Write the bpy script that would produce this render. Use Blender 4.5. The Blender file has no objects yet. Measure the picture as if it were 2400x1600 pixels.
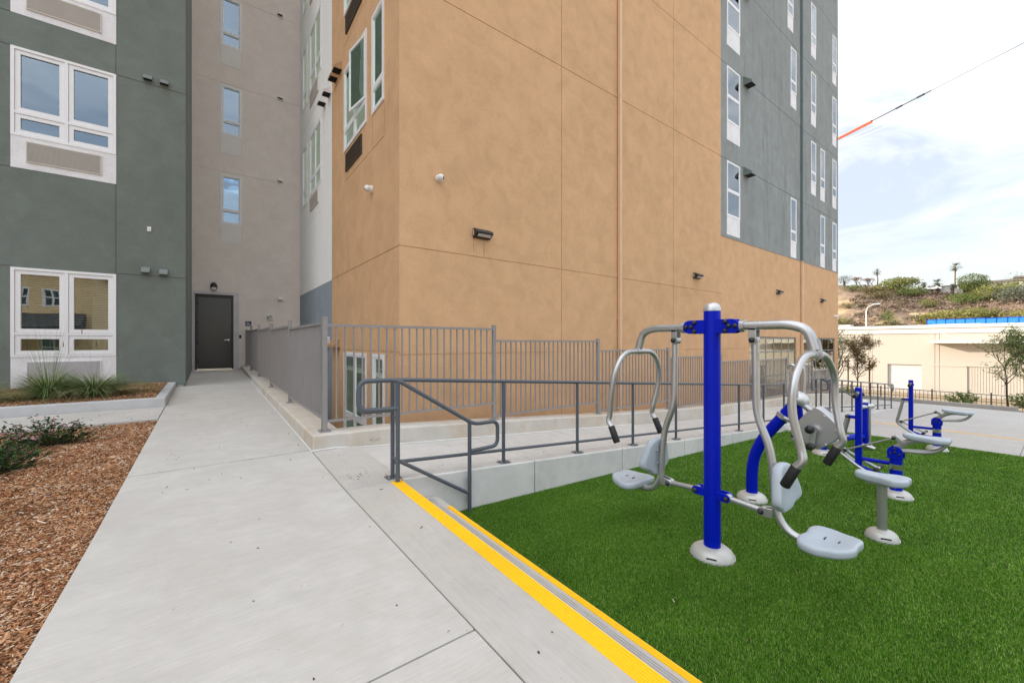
import bpy, bmesh, math, random
import numpy as np
from mathutils import Vector, Matrix, noise as mnoise
random.seed(7); np.random.seed(7)
PI = math.pi
SC = bpy.context.scene
COL = SC.collection

# ------------------------------------------------------------------ camera, sky, sun, exposure
cd = bpy.data.cameras.new("camera"); cam = bpy.data.objects.new("camera", cd); COL.objects.link(cam)
cam.location = (0, 0, 1.55)
cam.rotation_euler = (math.radians(90), 0, math.radians(-36.87))
cd.sensor_width = 36.0; cd.lens = 14.28; cd.shift_y = 3 / 2400
cd.clip_start = 0.05; cd.clip_end = 3000
SC.camera = cam

SUN_EL, SUN_AZ = 17.0, 31.0           # degrees; azimuth measured from +Y towards -X
sdir = Vector((-math.sin(math.radians(SUN_AZ)) * math.cos(math.radians(SUN_EL)),
               math.cos(math.radians(SUN_AZ)) * math.cos(math.radians(SUN_EL)), math.sin(math.radians(SUN_EL))))
W = bpy.data.worlds.new("World"); SC.world = W; W.use_nodes = True
def build_world():
    nt = W.node_tree; N = nt.nodes; L = nt.links; N.clear()
    out = N.new("ShaderNodeOutputWorld"); bg = N.new("ShaderNodeBackground")
    sky = N.new("ShaderNodeTexSky"); sky.sky_type = 'NISHITA'; sky.sun_disc = False
    sky.sun_elevation = math.radians(SUN_EL); sky.sun_rotation = math.radians(-SUN_AZ)
    sky.air_density = 1.0; sky.dust_density = 0.6; sky.ozone_density = 1.5
    tc = N.new("ShaderNodeTexCoord")
    mp = N.new("ShaderNodeMapping"); mp.inputs['Rotation'].default_value = (0.25, 0.35, 0.5); mp.inputs['Scale'].default_value = (1.3, 2.6, 5.5)
    L.new(tc.outputs['Generated'], mp.inputs['Vector'])
    n1 = N.new("ShaderNodeTexNoise"); n1.inputs['Scale'].default_value = 1.6; n1.inputs['Detail'].default_value = 9; n1.inputs['Roughness'].default_value = 0.55; n1.inputs['Distortion'].default_value = 0.6
    L.new(mp.outputs[0], n1.inputs['Vector'])
    r1 = N.new("ShaderNodeValToRGB"); r1.color_ramp.elements[0].position = 0.40; r1.color_ramp.elements[1].position = 0.70
    r1.color_ramp.elements[0].color = (0.30, 0.30, 0.30, 1); r1.color_ramp.elements[1].color = (0.92, 0.92, 0.92, 1)
    L.new(n1.outputs['Fac'], r1.inputs['Fac'])
    # cloud sheet over the physical sky: brighter towards the zenith (overcast sky distribution) and towards the sun
    sx = N.new('ShaderNodeSeparateXYZ'); L.new(tc.outputs['Generated'], sx.inputs[0])
    ze = N.new('ShaderNodeMath'); ze.operation = 'MAXIMUM'; ze.inputs[1].default_value = 0.0; L.new(sx.outputs['Z'], ze.inputs[0])
    zf = N.new('ShaderNodeMath'); zf.operation = 'MULTIPLY_ADD'; zf.inputs[1].default_value = 3.3; zf.inputs[2].default_value = 1.0; L.new(ze.outputs[0], zf.inputs[0])
    dp = N.new("ShaderNodeVectorMath"); dp.operation = 'DOT_PRODUCT'; dp.inputs[1].default_value = tuple(sdir)
    L.new(tc.outputs['Generated'], dp.inputs[0])
    q1 = N.new("ShaderNodeMapRange"); q1.inputs[1].default_value = -1; q1.inputs[2].default_value = 1; L.new(dp.outputs['Value'], q1.inputs[0])
    q2 = N.new("ShaderNodeMath"); q2.operation = 'POWER'; q2.inputs[1].default_value = 2.0; L.new(q1.outputs[0], q2.inputs[0])
    q3 = N.new("ShaderNodeMath"); q3.operation = 'MULTIPLY_ADD'; q3.inputs[1].default_value = 1.1; q3.inputs[2].default_value = 1.0; L.new(q2.outputs[0], q3.inputs[0])
    vm = N.new("ShaderNodeVectorMath"); vm.operation = 'SCALE'; vm.inputs[0].default_value = (2.72, 2.74, 2.80)
    q4 = N.new('ShaderNodeMath'); q4.operation = 'MULTIPLY'; L.new(q3.outputs[0], q4.inputs[0]); L.new(zf.outputs[0], q4.inputs[1]); L.new(q4.outputs[0], vm.inputs['Scale'])
    mx = N.new("ShaderNodeMix"); mx.data_type = 'RGBA'
    L.new(r1.outputs['Color'], mx.inputs['Factor'])
    tn = N.new('ShaderNodeVectorMath'); tn.operation = 'MULTIPLY'; tn.inputs[1].default_value = (1.02, .86, .80); L.new(sky.outputs['Color'], tn.inputs[0]); L.new(tn.outputs[0], mx.inputs['A']); L.new(vm.outputs[0], mx.inputs['B'])
    L.new(mx.outputs['Result'], bg.inputs['Color']); bg.inputs['Strength'].default_value = 0.075
    L.new(bg.outputs[0], out.inputs['Surface'])
build_world()
sl = bpy.data.lights.new("sun", 'SUN'); sl.energy = 2.0; sl.angle = math.radians(0.5); sl.color = (1.0, 0.90, 0.74)
so = bpy.data.objects.new("sun", sl); COL.objects.link(so); so.location = (-40, 60, 60)
so.rotation_euler = (-sdir).to_track_quat('-Z', 'Y').to_euler()
SC.view_settings.view_transform = 'Standard'; SC.view_settings.look = 'None'
SC.view_settings.gamma = 1.0; SC.view_settings.use_curve_mapping = False
SC.view_settings.exposure = 1.8
SC.render.engine = 'CYCLES'
try:
    SC.cycles.use_denoising = True; SC.cycles.denoiser = 'OPENIMAGEDENOISE'
    SC.cycles.max_bounces = 10; SC.cycles.diffuse_bounces = 7; SC.cycles.glossy_bounces = 4; SC.cycles.transparent_max_bounces = 12
    SC.cycles.sample_clamp_indirect = 8.0
except Exception: pass

# ------------------------------------------------------------------ helpers
class MB:
    def __init__(s): s.v = []; s.f = []
    def add(s, vs, fs):
        b = len(s.v); s.v += [tuple(p) for p in vs]; s.f += [tuple(i + b for i in f) for f in fs]
    def box(s, x0, x1, y0, y1, z0, z1):
        s.add([(x0,y0,z0),(x1,y0,z0),(x1,y1,z0),(x0,y1,z0),(x0,y0,z1),(x1,y0,z1),(x1,y1,z1),(x0,y1,z1)],
              [(3,2,1,0),(4,5,6,7),(0,1,5,4),(1,2,6,5),(2,3,7,6),(3,0,4,7)]); return s
    def obox(s, c, ax, ay, az):
        c, ax, ay, az = map(Vector, (c, ax, ay, az)); P = []
        for k in (-1, 1):
            for a, b in ((-1,-1),(1,-1),(1,1),(-1,1)): P.append(c + ax*a + ay*b + az*k)
        s.add(P, [(3,2,1,0),(4,5,6,7),(0,1,5,4),(1,2,6,5),(2,3,7,6),(3,0,4,7)]); return s
    def tube(s, pts, r, n=10, cap=True):
        pts = [Vector(p) for p in pts]; m = len(pts)
        rs = r if isinstance(r, (list, tuple)) else [r]*m
        up = None; base = len(s.v)
        for i, p in enumerate(pts):
            t = (pts[min(i+1,m-1)] - pts[max(i-1,0)]).normalized()
            if up is None:
                up = Vector((0,0,1)) if abs(t.z) < .9 else Vector((1,0,0))
            u = (up - t*up.dot(t)); 
            if u.length < 1e-6: u = t.orthogonal()
            u.normalize(); w = t.cross(u); up = u
            for k in range(n):
                a = 2*PI*k/n; s.v.append(tuple(p + (u*math.cos(a) + w*math.sin(a))*rs[i]))
        for i in range(m-1):
            for k in range(n):
                a = base+i*n+k; b = base+i*n+(k+1)%n; s.f.append((a, b, b+n, a+n))
        if cap:
            s.f.append(tuple(base+k for k in range(n))[::-1]); s.f.append(tuple(base+(m-1)*n+k for k in range(n)))
        return s
    def lathe(s, prof, o, axis=(0,0,1), n=20):
        o = Vector(o); ax = Vector(axis).normalized(); u = ax.orthogonal().normalized(); w = ax.cross(u); base = len(s.v)
        for r, h in prof:
            for k in range(n):
                a = 2*PI*k/n; s.v.append(tuple(o + ax*h + (u*math.cos(a)+w*math.sin(a))*max(r,1e-4)))
        for i in range(len(prof)-1):
            for k in range(n):
                a = base+i*n+k; b = base+i*n+(k+1)%n; s.f.append((a, b, b+n, a+n))
        s.f.append(tuple(base+k for k in range(n))[::-1]); m = len(prof)-1
        s.f.append(tuple(base+m*n+k for k in range(n))); return s
    def prism(s, poly, M):                       # poly: list of 2-D points, M: function (a, b, t) -> point, t 0..1
        n = len(poly); b = [M(x, y, 0) for x, y in poly]; t = [M(x, y, 1) for x, y in poly]
        s.add(b + t, [tuple(range(n))[::-1], tuple(range(n, 2*n))] + [(i, (i+1) % n, (i+1) % n + n, i + n) for i in range(n)]); return s
    def pad(s, poly, M, th, r, inner=0.82):      # cushion with rounded edges: M(a, b, h)
        n = len(poly); cx = sum(p[0] for p in poly)/n; cy = sum(p[1] for p in poly)/n
        size = sum(math.hypot(p[0]-cx, p[1]-cy) for p in poly)/n
        rings = []
        for q in range(5):
            a = q/4*PI/2; rings.append((1-(r/size)*(1-math.sin(a)), r*(1-math.cos(a))))
        for q in range(5):
            a = q/4*PI/2; rings.append((1-(r/size)*(1-math.cos(a)), th-r+r*math.sin(a)))
        rings.append((inner*.75, th+.002)); rings.append((.35, th-.004))
        base = len(s.v)
        for k, h in rings:
            for x, y in poly: s.v.append(tuple(M(cx+(x-cx)*k, cy+(y-cy)*k, h)))
        for i in range(len(rings)-1):
            for k in range(n):
                a = base+i*n+k; b = base+i*n+(k+1) % n; s.f.append((a, b, b+n, a+n))
        s.f.append(tuple(base+k for k in range(n))[::-1]); s.f.append(tuple(base+(len(rings)-1)*n+k for k in range(n))); return s

def fil(pts, r, n=5):
    """polyline with rounded corners"""
    P = [Vector(p) for p in pts]; out = [P[0]]
    for i in range(1, len(P)-1):
        a, b, c = P[i-1], P[i], P[i+1]; d1 = (a-b); d2 = (c-b)
        q = min(r, d1.length*.48, d2.length*.48); s = b + d1.normalized()*q; e = b + d2.normalized()*q
        for k in range(n+1):
            t = k/n; out.append(s*(1-t)**2 + b*2*t*(1-t) + e*t*t)
    out.append(P[-1]); return out
def smooth2(poly, it=2):
    for _ in range(it):
        q = []
        for i in range(len(poly)):
            a = poly[i]; b = poly[(i+1) % len(poly)]
            q += [(a[0]*.75+b[0]*.25, a[1]*.75+b[1]*.25), (a[0]*.25+b[0]*.75, a[1]*.25+b[1]*.75)]
        poly = q
    return poly

WL = {}
def wloc(o):
    return WL.get(o.name, Vector((0,0,0))) if o else Vector((0,0,0))
def obj(name, mb, mat, parent=None, smooth=False, bevel=0.0, seg=2, **props):
    me = bpy.data.meshes.new(name); p0 = wloc(parent)
    me.from_pydata([(v[0]-p0.x, v[1]-p0.y, v[2]-p0.z) for v in mb.v], [], mb.f); me.update()
    if mat: me.materials.append(mat)
    o = bpy.data.objects.new(name, me); COL.objects.link(o)
    if parent: o.parent = parent
    WL[o.name] = p0.copy()
    if smooth:
        me.polygons.foreach_set("use_smooth", [True]*len(me.polygons)); me.set_sharp_from_angle(angle=math.radians(38))
    if bevel:
        m = o.modifiers.new("bevel", 'BEVEL'); m.width = bevel; m.segments = seg; m.limit_method = 'ANGLE'; m.angle_limit = math.radians(40)
        me.polygons.foreach_set("use_smooth", [True]*len(me.polygons)); me.set_sharp_from_angle(angle=math.radians(50))
    for k, v in props.items(): o[k] = v
    return o
def thing(name, label, cat, loc=(0,0,0), group=None, rz=0):
    o = bpy.data.objects.new(name, None); COL.objects.link(o); o.location = loc; o.rotation_euler = (0,0,rz); o.empty_display_size = .1
    o['label'] = label; o['category'] = cat
    if group: o['group'] = group
    WL[o.name] = Vector(loc); return o
def tag(o, label, cat, group=None):
    o['label'] = label; o['category'] = cat
    if group: o['group'] = group
    return o
def struct(name, mb, mat, **k):
    o = obj(name, mb, mat, **k); o['kind'] = 'structure'; return o
def sroot(name):
    o = bpy.data.objects.new(name, None); COL.objects.link(o); o['kind'] = 'structure'; WL[o.name] = Vector((0,0,0)); return o
def copy_tree(o, parent=None):
    c = o.copy(); COL.objects.link(c)
    if parent: c.parent = parent
    for ch in [x for x in bpy.data.objects if x.parent == o]: copy_tree(ch, c)
    return c
def lerp(x, xs, zs): return float(np.interp(x, xs, zs))

# ------------------------------------------------------------------ materials
def newmat(name):
    m = bpy.data.materials.new(name); m.use_nodes = True; nt = m.node_tree; nt.nodes.clear()
    out = nt.nodes.new("ShaderNodeOutputMaterial"); b = nt.nodes.new("ShaderNodeBsdfPrincipled")
    nt.links.new(b.outputs[0], out.inputs['Surface']); return m, nt, b
def pos(nt, scale=(1,1,1), rot=(0,0,0)):
    g = nt.nodes.new("ShaderNodeNewGeometry"); mp = nt.nodes.new("ShaderNodeMapping")
    mp.inputs['Scale'].default_value = scale; mp.inputs['Rotation'].default_value = rot
    nt.links.new(g.outputs['Position'], mp.inputs['Vector']); return mp.outputs[0]
def noise(nt, vec, scale, detail=4, rough=.55, dist=0.0):
    n = nt.nodes.new("ShaderNodeTexNoise"); n.inputs['Scale'].default_value = scale; n.inputs['Detail'].default_value = detail
    n.inputs['Roughness'].default_value = rough; n.inputs['Distortion'].default_value = dist
    nt.links.new(vec, n.inputs['Vector']); return n.outputs['Fac']
def ramp(nt, fac, stops):
    r = nt.nodes.new("ShaderNodeValToRGB"); e = r.color_ramp.elements
    while len(e) < len(stops): e.new(.5)
    for i, (p, c) in enumerate(stops):
        e[i].position = p; e[i].color = (*c, 1) if len(c) == 3 else c
    nt.links.new(fac, r.inputs['Fac']); return r.outputs['Color']
def mix(nt, fac, a, b, mode='MIX'):
    m = nt.nodes.new("ShaderNodeMix"); m.data_type = 'RGBA'; m.blend_type = mode
    for s, v in (('Factor', fac), ('A', a), ('B', b)):
        if isinstance(v, (int, float)): m.inputs[s].default_value = v
        elif isinstance(v, tuple): m.inputs[s].default_value = (*v, 1) if len(v) == 3 else v
        else: nt.links.new(v, m.inputs[s])
    return m.outputs['Result']
def bump(nt, b, h, strength, dist=.01, prev=None):
    n = nt.nodes.new("ShaderNodeBump"); n.inputs['Strength'].default_value = strength; n.inputs['Distance'].default_value = dist
    nt.links.new(h, n.inputs['Height'])
    if prev: nt.links.new(prev, n.inputs['Normal'])
    if b: nt.links.new(n.outputs[0], b.inputs['Normal'])
    return n.outputs[0]
def mul(c, k): return tuple(min(1, x*k) for x in c)

def stucco(name, c, var=.16, streak=False, mot=1.0):
    m, nt, b = newmat(name); v = pos(nt)
    big = noise(nt, v, .55, 5, .6, .8); mid = noise(nt, v, 2.6, 5, .6, .5)
    col = mix(nt, 1.0, ramp(nt, big, [(.3, mul(c, 1-var)), (.5, c), (.72, mul(c, 1+var*.7))]), ramp(nt, mid, [(.3, (1-.1*mot,1-.11*mot,1-.12*mot)), (.7, (1+.06*mot,)*3)]), 'MULTIPLY')
    if streak:
        sv = pos(nt, (2.2, 2.2, .22)); s = noise(nt, sv, 1.6, 6, .65, .4)
        col = mix(nt, .8, col, ramp(nt, s, [(.3, (.72,.72,.72)), (.47, (1,1,1)), (.62, (1,1,1)), (.8, (1.1,1.1,1.09))]), 'MULTIPLY')
    grain = noise(nt, v, 55, 4, .7)
    col = mix(nt, .6, col, ramp(nt, grain, [(.3, (.86,.86,.86)), (.7, (1.10,1.10,1.10))]), 'MULTIPLY')
    fine = noise(nt, v, 260, 2, .6)
    col = mix(nt, .5, col, ramp(nt, fine, [(.3, (.84,.84,.84)), (.7, (1.12,1.12,1.12))]), 'MULTIPLY')
    nt.links.new(col, b.inputs['Base Color']); b.inputs['Roughness'].default_value = .93; b.inputs['Specular IOR Level'].default_value = .2
    n1 = bump(nt, None, mid, .25, .03); bump(nt, b, fine, .5, .004, n1); return m
def concrete(name, c, var=.1, broom=None, stain=None, dark=.0):
    m, nt, b = newmat(name); v = pos(nt)
    big = noise(nt, v, .8, 6, .62, .6); mid = noise(nt, v, 7, 5, .6)
    col = mix(nt, 1.0, ramp(nt, big, [(.3, mul(c, 1-var)), (.55, c), (.75, mul(c, 1+var*.5))]), ramp(nt, mid, [(.3, (.93,.93,.92)), (.7, (1.04,1.04,1.04))]), 'MULTIPLY')
    if stain:
        st = noise(nt, v, 1.7, 7, .7, 1.0)
        col = mix(nt, ramp(nt, st, [(.42, (0,0,0)), (.72, (.9,.9,.9))]), col, stain)
    fine = noise(nt, v, 320, 2, .6)
    h = fine
    if broom:
        bv = pos(nt, broom[0], (0,0,broom[1])); br = noise(nt, bv, 1.0, 4, .6)
        col = mix(nt, .5, col, ramp(nt, br, [(.3, (.88,.88,.87)), (.7, (1.06,1.06,1.06))]), 'MULTIPLY')
        fb2 = noise(nt, pos(nt, tuple(4*q_ for q_ in broom[0]), (0,0,broom[1])), 1.0, 3, .6); col = mix(nt, .5, col, ramp(nt, fb2, [(.3, (.90,.90,.90)), (.7, (1.06,1.06,1.06))]), 'MULTIPLY')
    sp = noise(nt, v, 34, 3, .6)
    col = mix(nt, 1.0, col, ramp(nt, sp, [(.22, (.55,.52,.48)), (.29, (1,1,1))]), 'MULTIPLY')
    nt.links.new(col, b.inputs['Base Color']); b.inputs['Roughness'].default_value = .88; b.inputs['Specular IOR Level'].default_value = .25
    bump(nt, b, h, .35, .003); return m
def paint(name, c, rough=.35, metal=0.0, var=.05, coat=0.0, dirt=None, orange=0.0):
    m, nt, b = newmat(name); v = pos(nt)
    n = noise(nt, v, 3.5, 5, .6)
    col = ramp(nt, n, [(.3, mul(c, 1-var)), (.7, mul(c, 1+var))])
    if dirt:
        d = noise(nt, v, 14, 6, .7); col = mix(nt, ramp(nt, d, [(.6, (0,0,0)), (.8, (.6,.6,.6))]), col, dirt)
    nt.links.new(col, b.inputs['Base Color'])
    rr = noise(nt, v, 40, 3, .6); mr = nt.nodes.new("ShaderNodeMapRange"); mr.inputs[3].default_value = max(.02, rough-.03); mr.inputs[4].default_value = rough+.04
    nt.links.new(rr, mr.inputs[0]); nt.links.new(mr.outputs[0], b.inputs['Roughness'])
    b.inputs['Metallic'].default_value = metal; b.inputs['Coat Weight'].default_value = coat; b.inputs['Coat Roughness'].default_value = .12
    f = noise(nt, v, 240, 2, .5); bump(nt, b, f, .06+orange, .0015); return m
def island(name, stops, rough=.6, spec=.3, trans=0.0, patch=None):
    """colour varies from piece to piece"""
    m, nt, b = newmat(name); g = nt.nodes.new("ShaderNodeNewGeometry")
    col = ramp(nt, g.outputs['Random Per Island'], stops)
    if patch:
        n = noise(nt, pos(nt), patch[0], 4, .6, .3); col = mix(nt, 1.0, col, ramp(nt, n, [(.3, patch[1]), (.7, patch[2])]), 'MULTIPLY')
    nt.links.new(col, b.inputs['Base Color']); b.inputs['Roughness'].default_value = rough; b.inputs['Specular IOR Level'].default_value = spec
    if trans:
        out = [x for x in nt.nodes if x.type == 'OUTPUT_MATERIAL'][0]; t = nt.nodes.new("ShaderNodeBsdfTranslucent"); nt.links.new(col, t.inputs['Color'])
        ms = nt.nodes.new("ShaderNodeMixShader"); ms.inputs[0].default_value = trans
        nt.links.new(b.outputs[0], ms.inputs[1]); nt.links.new(t.outputs[0], ms.inputs[2]); nt.links.new(ms.outputs[0], out.inputs['Surface'])
    return m
def glass(name, tint, ior=2.5, wob=.0, refl=(.93,.97,.97)):
    m = bpy.data.materials.new(name); m.use_nodes = True; nt = m.node_tree; nt.nodes.clear(); N = nt.nodes; L = nt.links
    out = N.new("ShaderNodeOutputMaterial"); t = N.new("ShaderNodeBsdfTransparent"); t.inputs[0].default_value = (*tint, 1)
    g = N.new("ShaderNodeBsdfGlossy"); g.inputs['Roughness'].default_value = .015; g.inputs['Color'].default_value = (*refl, 1)
    f = N.new("ShaderNodeFresnel"); f.inputs['IOR'].default_value = ior; ms = N.new("ShaderNodeMixShader")
    if wob:
        h = noise(nt, pos(nt), 1.3, 1, .4); bn = bump(nt, None, h, 1.0, wob); L.new(bn, g.inputs['Normal'])
    L.new(f.outputs[0], ms.inputs[0]); L.new(t.outputs[0], ms.inputs[1]); L.new(g.outputs[0], ms.inputs[2]); L.new(ms.outputs[0], out.inputs['Surface']); return m

M = {}
M['orange'] = stucco('orange_stucco', (.66,.412,.232), .06)
M['green'] = stucco('green_stucco', (.185,.214,.196), .10)
M['beige'] = stucco('beige_stucco', (.86,.765,.705), .03, False, .5)
M['grey'] = stucco('grey_stucco', (.285,.31,.308), .10, True)
M['white_st'] = stucco('white_stucco', (.89,.88,.86), .012, False, .25)
M['bluegrey'] = stucco('bluegrey_stucco', (.30,.345,.39), .10)
M['warehouse'] = stucco('cream_wall', (.50,.45,.39), .015, False, .2)
M['tan'] = stucco('tan_wall', (.76,.60,.37), .05)
M['white'] = paint('white_vinyl', (.84,.84,.86), .4, var=.02)
M['panelw'] = stucco('white_panel', (.84,.84,.87), .03)
M['panelg'] = stucco('pale_panel', (.86,.81,.78), .02, False, .3)
M['concrete'] = concrete('sidewalk_concrete', (.55,.53,.495), .08, stain=(.48,.455,.42), broom=((4, 90, 4), .0))
M['concrete2'] = concrete('landing_concrete', (.50,.48,.45), .09, broom=((90, 3, 4), .0), stain=(.50,.46,.40))
M['rampc'] = concrete('ramp_concrete', (.56,.54,.51), .10, broom=((90, 4, 4), .0))
M['wallc'] = concrete('wall_concrete', (.66,.655,.64), .16)
M['curbc'] = concrete('curb_concrete', (.60,.575,.53), .14, stain=(.52,.41,.29))
M['planterc'] = concrete('planter_concrete', (.52,.53,.54), .10)
M['pave'] = concrete('parking_concrete', (.48,.468,.45), .07, broom=((3, 60, 4), .0))
M['joint'] = concrete('joint_dirt', (.10,.085,.07), .3)
M['sealant'] = paint('sealant', (.72,.71,.69), .6)
M['dirt'] = concrete('dirt', (.17,.11,.07), .3)
M['soil'] = concrete('dry_soil', (.30,.23,.15), .3)
M['yellow'] = paint('yellow_paint', (.95,.545,.002), .75, var=.06, dirt=(.45,.27,.05))
M['greystrip'] = paint('grey_abrasive', (.43,.415,.395), .8, var=.1)
M['rail'] = paint('rail_grey', (.085,.100,.122), .38, var=.06, orange=.05)
M['fence'] = paint('fence_grey', (.27,.255,.25), .45, var=.05)
M['darkfence'] = paint('dark_fence', (.15,.115,.095), .5)
M['blue'] = paint('blue_enamel', (.001,.012,.46), .34, var=.03)
M['blue'].node_tree.nodes['Principled BSDF'].inputs['Specular IOR Level'].default_value = .16
M['silver'] = paint('silver_paint', (.50,.505,.51), .33, metal=.75, var=.03, orange=.02)
M['alu'] = paint('cast_alu', (.60,.61,.62), .38, metal=.6, var=.04)
M['domegrey'] = paint('dome_grey', (.53,.53,.50), .45, metal=.3, var=.04)
M['pad'] = paint('grey_plastic', (.40,.455,.51), .42, var=.03, orange=.03)
M['rubber'] = paint('black_rubber', (.012,.012,.013), .6)
M['knob'] = paint('black_cap', (.015,.016,.018), .32)
M['bolt'] = paint('zinc_bolt', (.6,.6,.6), .3, metal=.9)
M['black'] = paint('black_metal', (.018,.017,.017), .4)
M['door'] = paint('door_paint', (.012,.011,.011), .25, var=.03, coat=.3)
M['doorframe'] = paint('door_frame_paint', (.035,.034,.034), .4)
M['trim'] = stucco('door_trim', (.68,.66,.67), .03)
M['chrome'] = paint('satin_chrome', (.65,.65,.64), .25, metal=1.0)
M['void'] = paint('dark_void', (.012,.012,.012), .9)
M['lens'] = paint('lamp_lens', (.55,.52,.50), .3)
M['camwhite'] = paint('camera_white', (.78,.78,.78), .35)
M['sign'] = paint('sign_blue', (.008,.02,.10), .4)
M['signw'] = paint('sign_white', (.8,.8,.8), .4)
M['grille'] = paint('grille_metal', (.62,.57,.52), .5)
M['grilled'] = paint('grille_brown', (.075,.052,.036), .5)
M['gsilver'] = paint('grille_silver', (.80,.79,.82), .45)
M['hood_g'] = paint('hood_green', (.20,.235,.225), .5)
M['hood_w'] = paint('hood_white', (.68,.66,.64), .5)
M['hood_o'] = paint('hood_orange', (.46,.28,.15), .5)
M['hood_y'] = paint('hood_grey', (.15,.19,.175), .5)
M['dsp_o'] = paint('downspout_tan', (.70,.475,.30), .5)
M['dsp_y'] = paint('downspout_grey', (.14,.185,.19), .5)
M['rust'] = paint('rust', (.30,.15,.06), .8)
M['glass'] = glass('window_glass', (.78,.84,.82), 3.4, .004, (.70,.86,1.0))
M['glasst'] = glass('storefront_glass', (.80,.88,.80), 6.5, .003, (.97,1.0,.90))
M['glassb'] = glass('bright_glass', (.85,.90,.89), 3.3, .003, (.90,.97,1.0))
M['glassg'] = glass('green_glass', (.55,.78,.66), 2.4, .003, (.80,1.0,.88))
M['glassc'] = glass('clear_glass', (.75,.80,.78), 3.3, .003)
M['blind'] = paint('blind_slat', (.86,.87,.85), .5)
M['shade'] = paint('shade_or_backing', (.86,.90,.88), .8)
M['reflg'] = paint('reflected_green', (.50,.68,.58), .8)  # green backing paints the reflected tone in behind the panes; no curtain
M['room'] = paint('room_dark', (.05,.042,.035), .9)
M['roomg'] = paint('room_green', (.16,.24,.19), .9)
M['mullion'] = paint('storefront_grey', (.20,.21,.215), .4)
M['redtag'] = paint('red_tag', (.6,.05,.02), .5)

# ------------------------------------------------------------------ levels of the ground
TX = [-99, 1.7, 7.2, 11.2, 19.7, 24, 25, 27, 33, 400]; TZ = [-.08, -.08, -.255, -.40, -.85, -1.0, -1.02, -1.5, -4.1, -4.1]
def zt(x): return lerp(x, TX, TZ)
def zw(y): return .34 + .0232*max(0.0, y-3.4)
RX = [1.38, 9.6, 12.2, 20.3]; RZ = [.34, -.22, -.22, -.875]
def zr(x): return lerp(x, RX, RZ)
CXs = [.915, 1.7, 3.3, 5.5, 7.65, 9.9, 12.6, 16.6, 20.8]; CZs = [.54, .525, .42, .268, .14, .03, -.07, -.19, -.50]
def zc(x): return lerp(x, CXs, CZs)

# ================================================================== SETTING: ground
g = MB(); g.add([(-900,-900,-5.2),(1200,-900,-5.2),(1200,900,-5.2),(-900,900,-5.2)], [(0,1,2,3)])
struct('ground', g, M['soil'])
# pavement of the car park (a slab in profile along X)
def profile_sheet(xs, y0, y1, zf, th=.0):
    mb = MB(); n = len(xs)
    mb.add([(x, y0, zf(x)) for x in xs] + [(x, y1, zf(x)) for x in xs], [(i, i+1, n+i+1, n+i) for i in range(n-1)]); return mb
pv = sroot('parking_pavement')
xs_e = [11.2, 13.3, 15.6, 17.9, 20.2, 22.4, 24.0]
for i in range(len(xs_e)-1):
    for y0, y1 in ((-40,-12), (-12,-6.5), (-6.5,-3.0), (-3.0,.35), (.35,3.478)):
        a, b = xs_e[i]+.004, xs_e[i+1]-.004
        mb = MB(); z0, z1 = zt(xs_e[i]), zt(xs_e[i+1])
        mb.add([(a,y0+.004,z0),(b,y0+.004,z1),(b,y1-.004,z1),(a,y1-.004,z0),(a,y0+.004,z0-.15),(b,y0+.004,z1-.15),(b,y1-.004,z1-.15),(a,y1-.004,z0-.15)],
               [(0,1,2,3),(0,4,5,1),(1,5,6,2),(2,6,7,3),(3,7,4,0)])
        obj('concrete_panel', mb, M['pave'], pv)
mb = MB(); mb.add([(20.3,3.484,zt(20.3)),(24,3.484,-1.0),(24,14,-1.0),(20.3,14,zt(20.3))], [(0,1,2,3)]); obj('concrete_panel', mb, M['pave'], pv)
mb = profile_sheet([1.72,7.2,11.19], -40, -4.0, lambda x: zt(x)); obj('concrete_panel', mb, M['pave'], pv)
mb = profile_sheet([11.2,19.7,23.99], -40, 3.47, lambda x: zt(x)-.03); obj('joint_base', mb, M['joint'], pv)
st = MB()
for y0, y1 in ((-3.0, .345), (.355, 3.40)):
    st.box(14.08, 14.19, y0, y1, zt(14.13)-.02, zt(14.13)+.006)
struct('parking_stripe', st, paint('stripe_yellow', (.72,.42,.10), .7, var=.15, dirt=(.45,.43,.41)))
kb = MB(); kb.box(24.0, 24.16, .78, 14, -1.2, -.845); tag(obj('kerb', kb, concrete('kerb_concrete', (.36,.34,.31), .15), None, bevel=.012), 'low concrete kerb along the far edge of the car park', 'kerb')
bank = MB()
bx = [24.155, 25.2, 27, 29, 31, 33, 48, 64]; by = list(np.linspace(-60, 120, 61))
vs = [(x, y, zt(x) + (mnoise.noise(Vector((x*.7,y*.7,0)))*.12 if 25 < x < 60 else 0) - .03) for x in bx for y in by]; nb = len(by)
bank.add(vs, [(i*nb+j, (i+1)*nb+j, (i+1)*nb+j+1, i*nb+j+1) for i in range(len(bx)-1) for j in range(nb-1)])
struct('embankment', bank, M['soil'], smooth=True)
mb = MB(); mb.add([(24.0,-40,-1.005),(24.16,-40,-1.005),(24.16,.77,-1.005),(24.0,.77,-1.005)], [(0,1,2,3)]); obj('edge_strip', mb, M['soil'], pv)

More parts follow.
